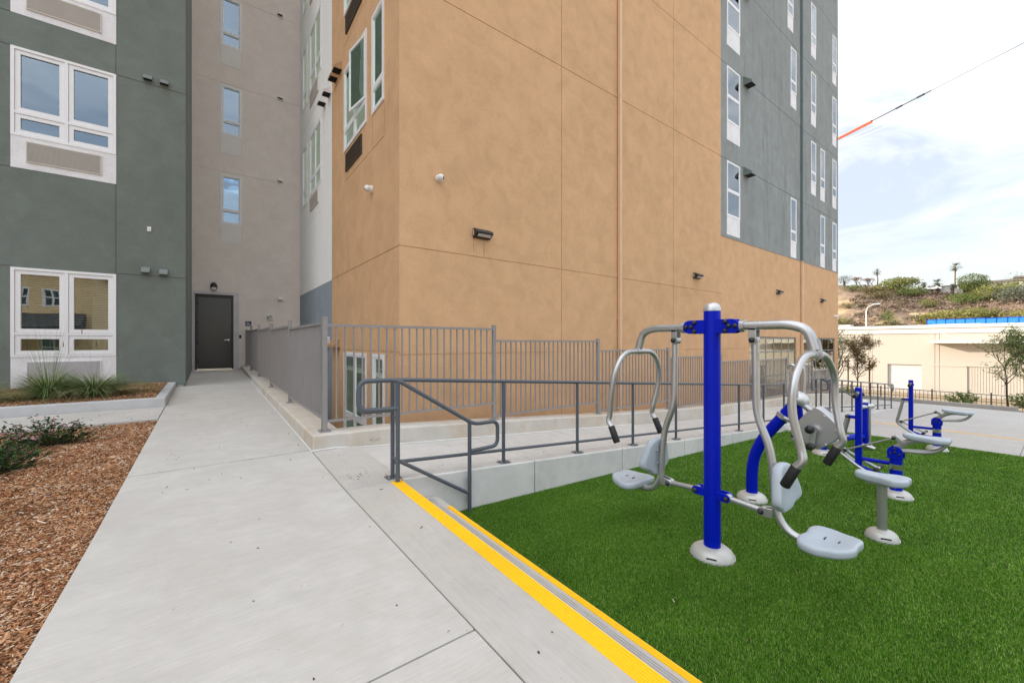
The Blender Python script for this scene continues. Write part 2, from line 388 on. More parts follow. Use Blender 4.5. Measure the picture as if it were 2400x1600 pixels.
# turf: backing sheet and fibres
tf = profile_sheet([1.705, 3, 5, 7.2, 9, 11.195], -4.0, 3.479, lambda x: zt(x)-.004)
m, nt, b = newmat('turf_backing'); v = pos(nt)
nt.links.new(ramp(nt, noise(nt, v, 90, 3, .6), [(.3, (.02,.05,.006)), (.6, (.05,.12,.012)), (.8, (.09,.12,.03))]), b.inputs['Base Color']); b.inputs['Roughness'].default_value = .9
struct('turf_ground', tf, m)
def blades():
    rng = np.random.default_rng(3); X = []; Y = []; S = []
    def region(x0, x1, y0, y1, dens, size):
        n = int((x1-x0)*(y1-y0)*dens); X.append(rng.uniform(x0, x1, n)); Y.append(rng.uniform(y0, y1, n)); S.append(np.full(n, size))
    region(1.70, 3.2, -.6, 3.47, 56000, .9); region(3.2, 4.8, -.6, 3.47, 34000, 1.1); region(4.8, 7.2, -.6, 3.47, 15000, 1.5); region(7.2, 11.19, -.6, 3.47, 7500, 2.0)
    region(1.70, 5.2, -1.8, -.6, 16000, 1.3); region(5.2, 11.19, -1.8, -.6, 7000, 1.8)
    x = np.concatenate(X); y = np.concatenate(Y); s = np.concatenate(S); keep = x > 1.680+.019*(y-1.4); x, y, s = x[keep], y[keep], s[keep]; n = len(x)
    z = np.interp(x, TX, TZ)
    a = rng.uniform(0, 2*PI, n); lean = rng.normal(0, 1.0, n)
    # rows of pile brushed to and fro
    brush = .22*np.sin(y*2*PI/.42 + .6*np.sin(x*1.3)) + .08
    h = rng.uniform(.009, .016, n)*(0.75+.25*s); w = rng.uniform(.0015, .0028, n)*s
    dx = np.cos(a)*w; dy = np.sin(a)*w
    tx = np.sin(lean)*np.cos(a+1.57)*h + brush*h*.7; ty = np.sin(lean)*np.sin(a+1.57)*h + .1*h
    V = np.empty((n, 3, 3), np.float32)
    V[:,0] = np.stack([x-dx, y-dy, z-.004], 1); V[:,1] = np.stack([x+dx, y+dy, z-.004], 1)
    V[:,2] = np.stack([x+tx, y+ty, z+h*np.maximum(.35, np.cos(lean*.7))], 1)
    me = bpy.data.meshes.new('artificial_grass'); me.vertices.add(n*3); me.vertices.foreach_set('co', V.ravel())
    me.loops.add(n*3); me.loops.foreach_set('vertex_index', np.arange(n*3, dtype=np.int32))
    me.polygons.add(n); me.polygons.foreach_set('loop_start', np.arange(0, n*3, 3, dtype=np.int32)); me.update(calc_edges=True)
    me.materials.append(island('turf_fibre', [(0, (.020,.075,.004)), (.25, (.060,.19,.010)), (.55, (.12,.30,.02)), (.80, (.21,.41,.045)), (.93, (.30,.42,.10)), (1, (.50,.58,.20))], .5, .15, .3, patch=(1.1, (.82,.84,.8), (1.12,1.1,1.1))))
    o = bpy.data.objects.new('artificial_grass', me); COL.objects.link(o); o['kind'] = 'stuff'; o['label'] = 'bright green artificial grass pile around the exercise machines'; o['category'] = 'grass'
blades()

# walkway slabs
wk = sroot('walkway')
ys = [-6, -1.93, 1.47, 4.88, 8.29, 11.70, 16.69]
def slab(parent, x0, x1, y0, y1, zf, mat, th=.12, bev=.005, name='concrete_panel'):
    mb = MB(); g = .003; gy = lambda y: .013 if y > 4 else .004; a, b, c, d = x0+g, x1-g, y0+gy(y0), y1-gy(y1); yy = [c] + [y for y in (3.4,) if c < y < d] + [d]
    n = len(yy)
    top = [(x, y, zf(y)) for y in yy for x in (a, b)]; bot = [(x, y, zf(y)-th) for y in yy for x in (a, b)]
    F = []
    for i in range(n-1):
        q = 2*i; F += [(q, q+1, q+3, q+2), (2*n+q, 2*n+q+2, 2*n+q+3, 2*n+q+1), (q, q+2, 2*n+q+2, 2*n+q), (q+1, 2*n+q+1, 2*n+q+3, q+3)]
    F += [(0, 2*n, 2*n+1, 1), (2*n-2, 2*n-1, 4*n-1, 4*n-2)]
    mb.add(top+bot, F); return obj(name, mb, mat, parent, bevel=bev)
for i in range(len(ys)-1):
    slab(wk, -.57, .908, ys[i], ys[i+1], zw, M['concrete'])
slab(wk, .908, 1.30, -6, 3.475, zw, M['concrete2'])
slab(wk, .908, 1.385, 3.475, 4.815, zw, M['concrete2'])
mb = profile_sheet([-.56, 1.30], -6, 16.69, lambda x: 0); mb.v = [(x, y, zw(y)-.035) for x, y, z in mb.v]
mb = MB(); yy = [-6, 3.4, 16.69]
mb.add([(x, y, zw(y)-.009) for y in yy for x in (-.56, .91)], [(0,1,3,2),(2,3,5,4)]); mb.add([(x, y, .31) for y in (-6, 4.81) for x in (.91, 1.29)], [(0,1,3,2)])
obj('joint_base', mb, M['joint'], wk)
pth = sroot('side_path')
for x0, x1 in ((-2.42,-.575), (-4.4,-2.42), (-6.4,-4.4)): slab(pth, x0, x1, 7.84, 9.04, zw, M['concrete'])

# stairs
st = thing('concrete_steps', 'shallow concrete steps with yellow edge strips going down to the artificial grass', 'steps', (1.3, 0, 0))
def ridged(x0, x1, z, y0, y1, n, hgt, base):
    mb = MB(); pr = [(x0, z-base)]
    for i in range(n):
        a = x0+(x1-x0)*i/n; w = (x1-x0)/n
        pr += [(a+w*.05, z), (a+w*.22, z+hgt), (a+w*.78, z+hgt), (a+w*.95, z)]
    pr += [(x1, z-base)]; k = len(pr)
    mb.add([(x+.019*(y0-1.4), y0, zz) for x, zz in pr] + [(x+.019*(y1-1.4), y1, zz) for x, zz in pr], [(i, i+1, k+i+1, k+i) for i in range(k-1)] + [tuple(range(k)), tuple(range(k, 2*k))[::-1]])
    return mb
b0 = MB().box(1.302, 1.325, -6, 3.468, -.3, .334); obj('riser', b0, M['wallc'], st)
b0 = MB().prism([(1.3255,-6),(1.533,-6),(1.7125,3.472),(1.3255,3.472)], lambda x, y, t: (x, y, -.3+.43*t)); obj('tread', b0, M['concrete2'], st, bevel=.008)
obj('nosing_strip', ridged(1.235, 1.330, .341, -6, 3.45, 7, .004, .05), M['yellow'], st)
obj('nosing_strip', ridged(1.624, 1.664, .131, -6, 3.15, 4, .004, .02), M['yellow'], st)
obj('grip_strip', ridged(1.535, 1.606, .1305, -6, 3.40, 5, .005, .004), M['greystrip'], st)

# ramp, its wall sections
rp = sroot('ramp')
rxs = [1.39, 2.93, 4.47, 6.0, 7.6, 9.6, 12.2, 14.2, 16.2, 18.2, 20.3]
for i in range(len(rxs)-1):
    a, b = rxs[i]+.004, rxs[i+1]-.004; za, zb = zr(a), zr(b); lo = min(zt(a), zt(b))-.35
    mb = MB(); mb.add([(a,3.48,za),(b,3.48,zb),(b,4.815,zb),(a,4.815,za),(a,3.48,lo),(b,3.48,lo),(b,4.815,lo),(a,4.815,lo)], [(0,1,2,3),(0,4,5,1),(1,5,6,2),(2,6,7,3),(3,7,4,0)])
    o = obj('ramp_section', mb, M['rampc'], rp, bevel=.014, seg=3); o.data.materials.append(M['wallc'])
    for p in o.data.polygons:
        if p.normal.y < -.9: p.material_index = 1
# landing step down to the grass
mb = MB().box(10.0, 11.9, 3.15, 3.47, -.6, -.31); obj('landing_step', mb, M['rampc'], rp, bevel=.01)
mb = MB().box(10.0, 11.9, 3.15, 3.22, -.315, -.305); obj('edge_stripe', mb, M['yellow'], rp)

# curb wall round the light well
cw = thing('curb_wall', 'low stained concrete curb carrying the grey picket fences above the light well', 'curb', (1.05, 4.95, 0))
def strip_x(xs, y0, y1, zf, lo):
    mb = MB(); n = len(xs)
    mb.add([(x, y0, zf(x)) for x in xs]+[(x, y1, zf(x)) for x in xs]+[(x, y0, lo) for x in xs]+[(x, y1, lo) for x in xs],
           [q for i in range(n-1) for q in ((i,i+1,n+i+1,n+i),(2*n+i,2*n+i+1,i+1,i),(n+i,n+i+1,3*n+i+1,3*n+i))] + [(0,n,3*n,2*n),(n-1,3*n-1,4*n-1,2*n-1)]); return mb
obj('curb_run', strip_x([1.0]+CXs[1:], 4.8206, 5.14, lambda x: .533 if x < 1.1 else zc(x), -2.0), M['curbc'], cw, bevel=.016, seg=3)
def strip_y(ys_, x0, x1, zf, lo):
    mb = MB(); n = len(ys_)
    mb.add([(x0, y, zf(y)) for y in ys_]+[(x1, y, zf(y)) for y in ys_]+[(x0, y, lo) for y in ys_]+[(x1, y, lo) for y in ys_],
           [q for i in range(n-1) for q in ((n+i,n+i+1,i+1,i),(i,i+1,2*n+i+1,2*n+i),(3*n+i,3*n+i+1,n+i+1,n+i))] + [(n-1,2*n-1,4*n-1,3*n-1),(0,2*n,3*n,n)]); return mb
def zcy(y): return .537 + (y-4.82)*.0185
obj('curb_run', strip_y([4.82, 9, 12, 16.69], .915, 1.235, zcy, -2.0), M['curbc'], cw, bevel=.016, seg=3)
sq = MB(); sq.tube([(.905, y, zw(y)+.004) for y in np.linspace(4.8, 16.6, 26)], .009, 6)
sq.tube([(x, 4.812, (zw(4.8) if x < 1.4 else zr(x))+.006) for x in np.linspace(.9, 6.5, 22)], .009, 6); obj('sealant_bead', sq, M['sealant'], cw, smooth=True)
sm = MB()
rs = random.Random(9)
for k in range(16):
    x0 = 1.53+.011*k*.6+rs.uniform(-.01,.01); z0 = .415+rs.uniform(-.025,.025); sm.tube([(x0,4.8195,z0),(x0+rs.uniform(-.012,.012),4.8195,z0+rs.uniform(-.02,.02))], .0018, 4)
obj('scuff_mark', sm, paint('scuff_grey', (.20,.19,.17), .8), cw)
lw = MB(); lw.add([(1.2,5.0,-1.7),(24,5.0,-1.7),(24,6.2,-1.7),(1.2,6.2,-1.7)], [(0,1,2,3)]); lw.add([(1.2,5.0,-1.7),(2.5,5.0,-1.7),(2.5,17,-1.7),(1.2,17,-1.7)], [(0,1,2,3)])
struct('light_well_floor', lw, M['wallc'])

# planting beds
def bedz(x, y): return zw(y)-.035+.02*mnoise.noise(Vector((x*1.7, y*1.7, 0)))
def bed(name, x0, x1, y0, y1, zf, mat):
    mb = MB(); nx, ny = 26, 40; xs_ = np.linspace(x0, x1, nx); ys_ = np.linspace(y0, y1, ny)
    mb.add([(x, y, zf(x, y)) for x in xs_ for y in ys_], [(i*ny+j, (i+1)*ny+j, (i+1)*ny+j+1, i*ny+j+1) for i in range(nx-1) for j in range(ny-1)])
    return struct(name, mb, mat, smooth=True)
bed('mulch_bed', -6.4, -.572, -6, 7.838, bedz, M['dirt'])
def plz(x, y): return .595+.02*mnoise.noise(Vector((x*2, y*2, 3)))+.02*(y-9.2)
bed('planter_soil', -6.4, -.72, 9.19, 12.07, plz, M['dirt'])
pc = MB(); pc.prism([(-6.4,9.04),(-.57,9.04),(-.57,12.04),(-.715,12.04),(-.715,9.19),(-6.4,9.19)], lambda x, y, t: (x, y, .3 if t == 0 else .62+.012*max(0,y-9.1)))
tag(obj('planter_curb', pc, M['planterc'], None, bevel=.015, seg=3), 'grey concrete curb around the planter below the green wall', 'curb')
def chips(name, label, regions, zf):
    rng = np.random.default_rng(11); P = []
    for x0, x1, y0, y1, dens, sz in regions:
        n = int((x1-x0)*(y1-y0)*dens)
        for x, y in zip(rng.uniform(x0, x1, n), rng.uniform(y0, y1, n)): P.append((x, y, sz))
    n = len(P); V = np.empty((n, 8, 3), np.float32); F = np.array([(4,5,6,7),(0,1,5,4),(1,2,6,5),(2,3,7,6),(3,0,4,7)], np.int32)
    for i, (x, y, sz) in enumerate(P):
        l = rng.gamma(2.2, .0036)*sz+.0025*sz; l = min(l, .045); w = rng.uniform(.0012, .0038)*sz*(1.8 if rng.random() < .04 else 1); big_ = rng.random() < .012; l, w = (l*1.3+.012*sz, w*2.6) if big_ else (l, w); t = rng.uniform(.0006, .0018)*sz
        a = rng.normal(.3, .95); p = rng.normal(0, .30); r = rng.normal(0, .5)
        R = np.array(Matrix.Rotation(a, 3, 'Z') @ Matrix.Rotation(p, 3, 'Y') @ Matrix.Rotation(r, 3, 'X'))
        k = rng.uniform(.5, 1.0)
        loc = np.array([(-l,-w*k,-t),(l,-w,-t),(l,w*k,-t),(-l,w,-t),(-l,-w*k,t),(l,-w,t),(l,w*k,t),(-l,w,t)])
        V[i] = loc @ R.T + (x, y, zf(x, y)+rng.uniform(.002, .016))
    me = bpy.data.meshes.new(name); me.vertices.add(n*8); me.vertices.foreach_set('co', V.ravel())
    idx = (np.arange(n, dtype=np.int32)[:,None,None]*8 + F[None]).ravel(); me.loops.add(len(idx)); me.loops.foreach_set('vertex_index', idx)
    me.polygons.add(n*5); me.polygons.foreach_set('loop_start', np.arange(0, n*20, 4, dtype=np.int32)); me.update(calc_edges=True)
    me.materials.append(M['chip']); o = bpy.data.objects.new(name, me); COL.objects.link(o); o['kind'] = 'stuff'; o['label'] = label; o['category'] = 'mulch'
M['chip'] = island('wood_chip', [(0, (.085,.035,.016)), (.2, (.22,.085,.036)), (.45, (.40,.18,.080)), (.70, (.55,.30,.15)), (.88, (.62,.43,.27)), (.96, (.74,.62,.48)), (1, (.85,.80,.72))], .8, .2, patch=(2.2, (.78,.74,.70), (1.12,1.1,1.08)))
chips('wood_chips', 'brown wood chip mulch beside the walkway', [(-1.9,-.575,1.3,4.0,17000,1.0), (-2.6,-.575,4.0,7.83,8500,1.2), (-3.4,-1.9,1.3,4.0,2500,1.5), (-4.0,-2.6,4.0,7.8,2000,1.6), (-2.2,-.58,.2,1.3,2500,1.5)], bedz)
chips('planter_chips', 'brown wood chips inside the concrete planter', [(-3.4,-.73,9.2,12.02,4200,1.35)], plz)
lit = MB(); rr = random.Random(5)
def litter(n, x0, x1, y0, y1, zf):
    for _ in range(n):
        x, y = rr.uniform(x0, x1), rr.uniform(y0, y1); a = rr.uniform(0, PI); l = rr.choice([.003,.004,.006,.014]); w = rr.uniform(.001, .003)
        d = Vector((math.cos(a), math.sin(a), 0)); e = Vector((-math.sin(a), math.cos(a), 0)); lit.obox((x, y, zf(x, y)+.003), d*l, e*w, (0,0,.0016))
litter(95, -.5, 1.2, 1.2, 12, lambda x, y: zw(y)); litter(34, -3, -.6, 7.9, 9, lambda x, y: zw(y)); litter(16, 1.5, 6, 3.6, 4.7, lambda x, y: zr(x)); litter(16, 1.0, 1.2, 3.66, 3.86, lambda x, y: zw(y)); litter(60, 1.8, 7, .2, 3.3, lambda x, y: zt(x)+.024)
o = obj('leaf_litter', lit, island('litter', [(0,(.03,.018,.01)),(.5,(.10,.055,.025)),(.8,(.28,.17,.08)),(1,(.6,.55,.4))], .8)); o['kind'] = 'stuff'; o['label'] = 'tiny twigs and leaf bits scattered on the paving'; o['category'] = 'litter'

# ================================================================== BUILDINGS
def FY(Yp):   return lambda u, d, z: (u, Yp+d, z)          # a face looking towards -Y, d goes into the wall
def FXm(Xp):  return lambda u, d, z: (Xp+d, u, z)          # a face looking towards -X
def FXp(Xp):  return lambda u, d, z: (Xp-d, u, z)          # a face looking towards +X
def facade(name, face, u0, u1, z0, z1, mat, parent, holes=(), gz=(), gu=(), rev=.10, gd=.012, gw=.012):
    """a wall with window openings (and their reveals) and recessed control joints"""
    G = [(u0, u1, z-gw/2, z+gw/2) if not isinstance(z, tuple) else (z[1], z[2], z[0]-gw/2, z[0]+gw/2) for z in gz]
    G += [(u-gw/2, u+gw/2, z0, z1) if not isinstance(u, tuple) else (u[0]-gw/2, u[0]+gw/2, u[1], u[2]) for u in gu]
    us = sorted({round(min(max(x, u0), u1), 4) for r in list(holes)+G for x in r[:2]} | {u0, u1})
    zs = sorted({round(min(max(x, z0), z1), 4) for r in list(holes)+G for x in r[2:]} | {z0, z1})
    def st(i, j):
        if not (0 <= i < len(us)-1 and 0 <= j < len(zs)-1): return 0.0
        u = (us[i]+us[i+1])/2; z = (zs[j]+zs[j+1])/2
        for h in holes:
            if h[0] < u < h[1] and h[2] < z < h[3]: return rev
        for q in G:
            if q[0] < u < q[1] and q[2] < z < q[3]: return gd
        return 0.0
    mb = MB()
    for i in range(len(us)-1):
        for j in range(len(zs)-1):
            d = st(i, j); a, b, c, e = us[i], us[i+1], zs[j], zs[j+1]
            if d != rev: mb.add([face(a,d,c), face(b,d,c), face(b,d,e), face(a,d,e)], [(0,1,2,3)])
            if i+1 < len(us)-1:
                d2 = st(i+1, j)
                if d2 != d: mb.add([face(b,d,c), face(b,d2,c), face(b,d2,e), face(b,d,e)], [(0,1,2,3)])
            if j+1 < len(zs)-1:
                d2 = st(i, j+1)
                if d2 != d: mb.add([face(a,d,e), face(b,d,e), face(b,d2,e), face(a,d2,e)], [(0,1,2,3)])
    return obj(name, mb, mat, parent)
def fbox(mb, face, u0, u1, d0, d1, z0, z1):
    P = [face(u,d,z) for z in (z0,z1) for u, d in ((u0,d0),(u1,d0),(u1,d1),(u0,d1))]
    mb.add(P, [(3,2,1,0),(4,5,6,7),(0,1,5,4),(1,2,6,5),(2,3,7,6),(3,0,4,7)])
def window(parent, face, u0, u1, z0, z1, us=(), zs=(), fw=.055, mw=.07, glass_m=None, frame_m=None, blinds=(), room=None, backing=None, sash=.045, proud=.012, shallow=False, skip=()):
    """frame > sashes, panes, blinds"""
    glass_m = glass_m or M['glass']; frame_m = frame_m or M['white']
    mb = MB(); E = .0
    fbox(mb, face, u0, u0+fw, -proud, .09, z0, z1); fbox(mb, face, u1-fw, u1, -proud, .09, z0, z1)
    fbox(mb, face, u0+fw, u1-fw, -proud, .09, z0, z0+fw); fbox(mb, face, u0+fw, u1-fw, -proud, .09, z1-fw, z1)
    U = [u0+fw] + [x for c in us for x in (c-mw/2, c+mw/2)] + [u1-fw]
    Zs = [z0+fw] + [x for c in zs for x in (c-mw/2, c+mw/2)] + [z1-fw]
    for c in us: fbox(mb, face, c-mw/2, c+mw/2, -proud+.003, .088, z0+fw, z1-fw)
    cols = [(U[2*i], U[2*i+1]) for i in range(len(U)//2)]; rows = [(Zs[2*i], Zs[2*i+1]) for i in range(len(Zs)//2)]
    for c in zs:
        for a, b in cols: fbox(mb, face, a, b, -proud+.006, .086, c-mw/2, c+mw/2)
    w = obj('window', mb, frame_m, parent)
    for i, (a, b) in enumerate(cols):
        for j, (c, e) in enumerate(rows):
            if (i, j) in skip: continue
            if sash:
                q = MB(); s = sash; g_ = .004
                f0, f1 = (-proud+.008, .014) if shallow else (.006, .07)
                fbox(q, face, a+g_, a+s, f0, f1, c+g_, e-g_); fbox(q, face, b-s, b-g_, f0, f1, c+g_, e-g_)
                fbox(q, face, a+s, b-s, f0, f1, c+g_, c+s); fbox(q, face, a+s, b-s, f0, f1, e-s, e-g_); obj('sash', q, frame_m, w)
            else: s = 0
            p = MB(); pd = .004 if shallow else .040; fbox(p, face, a+s-.002, b-s+.002, pd, pd+.005, c+s-.002, e-s+.002); obj('pane', p, glass_m, w)
            if (i, j) in blinds:
                bl = MB(); n = int((e-c-2*s)/.036); h0 = random.uniform(.3, .55)
                for k in range(n):
                    z = c+s+.012+k*.036
                    P = [face(u, d, zz) for u, d, zz in ((a+s+.01,.085,z-.010),(b-s-.01,.085,z-.010),(b-s-.01,.112,z+.008),(a+s+.01,.112,z+.008))]
                    bl.add(P, [(0,1,2,3)])
                for f_ in (.12, .5, .88):
                    u = a+s+(b-a-2*s)*f_; fbox(bl, face, u-.0015, u+.0015, .083, .084, c+s, e-s)
                o = obj('blind', bl, M['blind'], w); o['kind'] = 'stuff'
    q = MB()
    if backing is not None:
        fbox(q, face, u0+fw, u1-fw, .13, .14, z0+fw, z1-fw); obj('shade_or_backing', q, backing, w)  # real shades on the grey storeys, painted green reflection elsewhere
    else:
        A, B, Cc, D = u0, u1, z0, z1
        P = lambda u, d, z: face(u, d, z)
        q.add([P(A,.1,Cc),P(B,.1,Cc),P(B,.1,D),P(A,.1,D),P(A,.9,Cc),P(B,.9,Cc),P(B,.9,D),P(A,.9,D)], [(0,1,5,4),(1,2,6,5),(2,3,7,6),(3,0,4,7),(4,5,6,7)]); obj('room_lining', q, room or M['room'], w)
    return w
def louver(parent, face, u0, u1, z0, z1, mat, n, d0=-.03):
    mb = MB(); t = .014
    fbox(mb, face, u0, u0+t, d0, .03, z0, z1); fbox(mb, face, u1-t, u1, d0, .03, z0, z1); fbox(mb, face, u0+t, u1-t, d0, .03, z0, z0+t); fbox(mb, face, u0+t, u1-t, d0, .03, z1-t, z1)
    g_ = obj('vent_grille', mb, mat, parent)
    q = MB()
    for k in range(n):
        z = z0+t+(z1-z0-2*t)*(k+.5)/n; h = (z1-z0-2*t)/n
        fbox(q, face, u0+t, u1-t, d0+.003, d0+.014, z-h*.27, z+h*.27)
    o = obj('louver_slats', q, mat, g_); o['kind'] = 'stuff'
    q = MB(); fbox(q, face, u0+t, u1-t, -.008, -.0055, z0+t, z1-t); obj('grille_back', q, M['void'], g_); return g_
def hood(parent, face, u, z, w, h, dep, mat):
    """a wall vent hood: sloping cover, open dark underside"""
    mb = MB(); a, b = u-w/2, u+w/2
    P = [face(a,0,z+h/2), face(b,0,z+h/2), face(b,-dep,z-h/4), face(a,-dep,z-h/4), face(b,-dep,z-h/2), face(a,-dep,z-h/2), face(a,0,z-h/2), face(b,0,z-h/2)]
    mb.add(P, [(0,1,2,3),(3,2,4,5),(0,3,5,6),(1,7,4,2)]); hd = obj('vent_hood', mb, mat, parent)
    q = MB(); q.add([face(a+.004,-.002,z-h/2+.012), face(b-.004,-.002,z-h/2+.012), face(b-.004,-dep+.004,z-h/2+.012), face(a+.004,-dep+.004,z-h/2+.012)], [(0,1,2,3)]); obj('vent_opening', q, M['void'], hd); return hd
def hull(mb, x0, x1, y0, y1, z0, z1, sides):
    P = [(x0,y0,z0),(x1,y0,z0),(x1,y1,z0),(x0,y1,z0),(x0,y0,z1),(x1,y0,z1),(x1,y1,z1),(x0,y1,z1)]
    F = {'-y':(0,1,5,4), '+x':(1,2,6,5), '+y':(2,3,7,6), '-x':(3,0,4,7), 'top':(4,5,6,7)}
    mb.add(P, [F[s] for s in sides])
TOP = 23.0
FL = [3.035, 7.285, 10.255, 13.225, 16.195, 19.165, 22.135]       # joint heights, floor by floor

# ---- green wing
gb = thing('apartment_wing', 'dark green stucco wing of the apartment block beside the planter', 'building', (-5, 14, .6))
fg = FY(12.05); holes = []; wins = []
rows = [(.645,1.27,3.015), (4.94,5.565,7.285), (7.925,8.55,10.25), (10.9,11.52,13.22), (13.87,14.49,16.19), (16.84,17.46,19.16)]
for (u0, u1) in ((-3.035,-1.56), (-8.4,-6.92)):
    for a, b, c in rows: holes.append((u0, u1, a, c)); wins.append((u0, u1, a, b, c))
facade('wall', fg, -30, -.403, .60, TOP, M['green'], gb, holes, gz=[(z, -30, -3.035) for z in FL] + [(z, -1.56, -.403) for z in FL] + [(z, -30, -3.035) for z in (4.94, 7.925, 10.9)], gu=[(-1.567, .6, TOP)], gw=.014)
facade('wall', FXp(-.403), 12.05, 16.9, .60, TOP, M['green'], gb, gz=FL[:3])
mb = MB(); hull(mb, -30, -.403, 12.05, 28, .3, TOP, ('+y','-x','top')); obj('wall', mb, M['green'], gb)
mb = MB(); mb.box(-30, -.44, 12.09, 16.68, .2, .605); obj('foundation', mb, M['wallc'], gb)
for k, (u0, u1, a, b, c) in enumerate(wins):
    if u0 < -8: bl = ()
    else: bl = ((0,1),(1,1))
    w = window(gb, fg, u0+.002, u1-.002, b, c-.002, us=((u0+u1)/2+.005,), zs=(b+.455,), fw=.05, mw=.05, glass_m=M['glassc'] if k == 0 else M['glass'], blinds=bl, sash=.075, proud=.014)
    p = MB(); fbox(p, fg, u0+.002, u1-.002, -.004, .09, a+.002, b-.001); obj('spandrel_panel', p, M['panelw'], gb)
    if u0 > -4: louver(gb, fg, u0+.205, u1-.225, a+.135, a+.535, M['gsilver'] if k == 0 else M['grille'], 18)
for x, z in ((-1.09,3.155), (-.79,3.14), (-1.055,7.41), (-.775,7.41), (-1.05,10.4), (-.77,10.4)): hood(gb, fg, x, z, .145, .13, .12, M['hood_g'])
t = MB(); t.box(-1.585,-1.562,12.02,12.037,2.36,2.42)
tag(obj('window_sticker', MB().box(-1.66,-1.625,12.083,12.086,2.40,2.455), M['redtag']), 'small red sticker in the corner of the ground floor window', 'sticker')
bx_ = MB().box(-1.065,-1.0,12.03,12.05,4.02,4.12); wb = obj('wall_box', bx_, M['camwhite']); tag(wb, 'small pale cover plate on the green wall below the upper vents', 'cover plate')
q = MB().lathe([(.012,0),(.010,.012)], (-1.033,12.03,4.07), (0,-1,0), 8); obj('plug', q, M['bolt'], wb)

# ---- beige stair wing with the door
bb = thing('stair_wing', 'beige stucco stair wing set back behind the dark door', 'building', (1, 17, .65))
fb = FY(16.7); holes = [(-.325,.711,.60,3.13)]; bw = []
for b, c in ((5.54,7.185), (8.54,10.19), (11.51,13.16), (14.48,16.13), (17.45,19.1)):
    holes.append((.357,.936,b,c)); bw.append((b, c))
facade('wall', fb, -.42, 3.4, .5, TOP, M['beige'], bb, holes, gz=[(3.03,.86,3.4)]+FL[1:], rev=.12, gu=[])
mb = MB(); hull(mb, -.42, 3.4, 16.7, 26, .3, TOP, ('+y','-x','+x','top')); obj('wall', mb, M['beige'], bb)
for b, c in bw:
    window(bb, fb, .357, .936, b, c, zs=(b+.46,), fw=.05, mw=.05, glass_m=M['glass'], sash=.03)
    p = MB(); fbox(p, fb, .362, .931, .006, .03, b-.63, b-.004); obj('spandrel_panel', p, M['panelg'], bb)
    p = MB(); fbox(p, fb, .352, .360, -.002, .01, b-.632, b); fbox(p, fb, .932, .940, -.002, .01, b-.632, b); fbox(p, fb, .354, .939, -.001, .01, b-.638, b-.631); obj('panel_joint', p, M['grille'], bb); p = MB(); fbox(p, fb, .361, .931, -.006, .006, b-.63, b-.004); obj('panel_face', p, M['panelg'], bb)
for z in (7.39, 10.37, 13.35, 3.14): hood(bb, fb, 2.09, z, .15, .12, .10, M['hood_w'])
tr = MB(); fbox(tr, fb, -.418, -.325, -.02, .0, .63, 3.24); fbox(tr, fb, .711, .865, -.02, .0, .63, 3.24); fbox(tr, fb, -.325, .711, -.02, .0, 3.13, 3.24); obj('door_trim', tr, M['trim'], bb)
fr = MB(); fbox(fr, fb, -.323, -.265, -.012, .11, .66, 3.128); fbox(fr, fb, .651, .709, -.012, .11, .66, 3.128); fbox(fr, fb, -.265, .651, -.012, .11, 3.055, 3.128)
fbox(fr, fb, -.345, .731, -.05, .0, 3.128, 3.145); obj('door_frame', fr, M['doorframe'], bb, bevel=.004)
dr = MB(); fbox(dr, fb, -.262, .648, .03, .08, .69, 3.052); door = obj('door', dr, M['door'], bb, bevel=.003)
h = MB(); h.lathe([(.03,0),(.03,.012),(.012,.014),(.012,.05)], (.575,16.73,1.645), (0,-1,0), 14); h.tube(fil([(.575,16.683,1.645),(.575,16.672,1.645),(.455,16.672,1.64)], .02), .0105, 8); obj('door_handle', h, M['chrome'], door, smooth=True)
hg = MB()
for z in (.95, 1.55, 2.2, 2.85): hg.tube([(-.264,16.72,z-.055),(-.264,16.72,z+.055)], .009, 8); 
obj('hinge', hg, M['black'], door)
th = MB(); fbox(th, fb, -.262, .648, -.015, .08, .655, .682); obj('threshold', th, M['chrome'], bb)

# lamp over the door, sign, keypads ...
def egg_lamp():
    t = thing('door_lamp', 'oval black wall lamp mounted above the dark door', 'lamp', (.17, 16.7, 3.40))
    mb = MB(); n = 22; rings = []
    for d, k in ((0,1),(.05,1),(.09,.86),(.115,.55),(.125,.2)):
        rings.append([(.17+math.sin(a)*.098*k, 16.7-d, 3.40+(math.cos(a)*.135+(.0 if math.cos(a) > 0 else .0))*k+.012*k) for a in [2*PI*i/n for i in range(n)]])
    V = [p for r in rings for p in r]; mb.add(V, [(i*n+k, i*n+(k+1) % n, (i+1)*n+(k+1) % n, (i+1)*n+k) for i in range(len(rings)-1) for k in range(n)] + [tuple(range((len(rings)-1)*n, len(rings)*n))])
    obj('housing', mb, M['black'], t, smooth=True)
    q = MB(); poly = [(math.sin(a)*.07, -.018+math.cos(a)*.075*(1 if math.cos(a) < 0 else .25)) for a in [2*PI*i/18 for i in range(18)]]
    q.prism(poly, lambda x, z, tt: (.17+x, 16.7-.098-.03*tt, 3.375+z)); obj('lens', q, M['lens'], t)
egg_lamp()
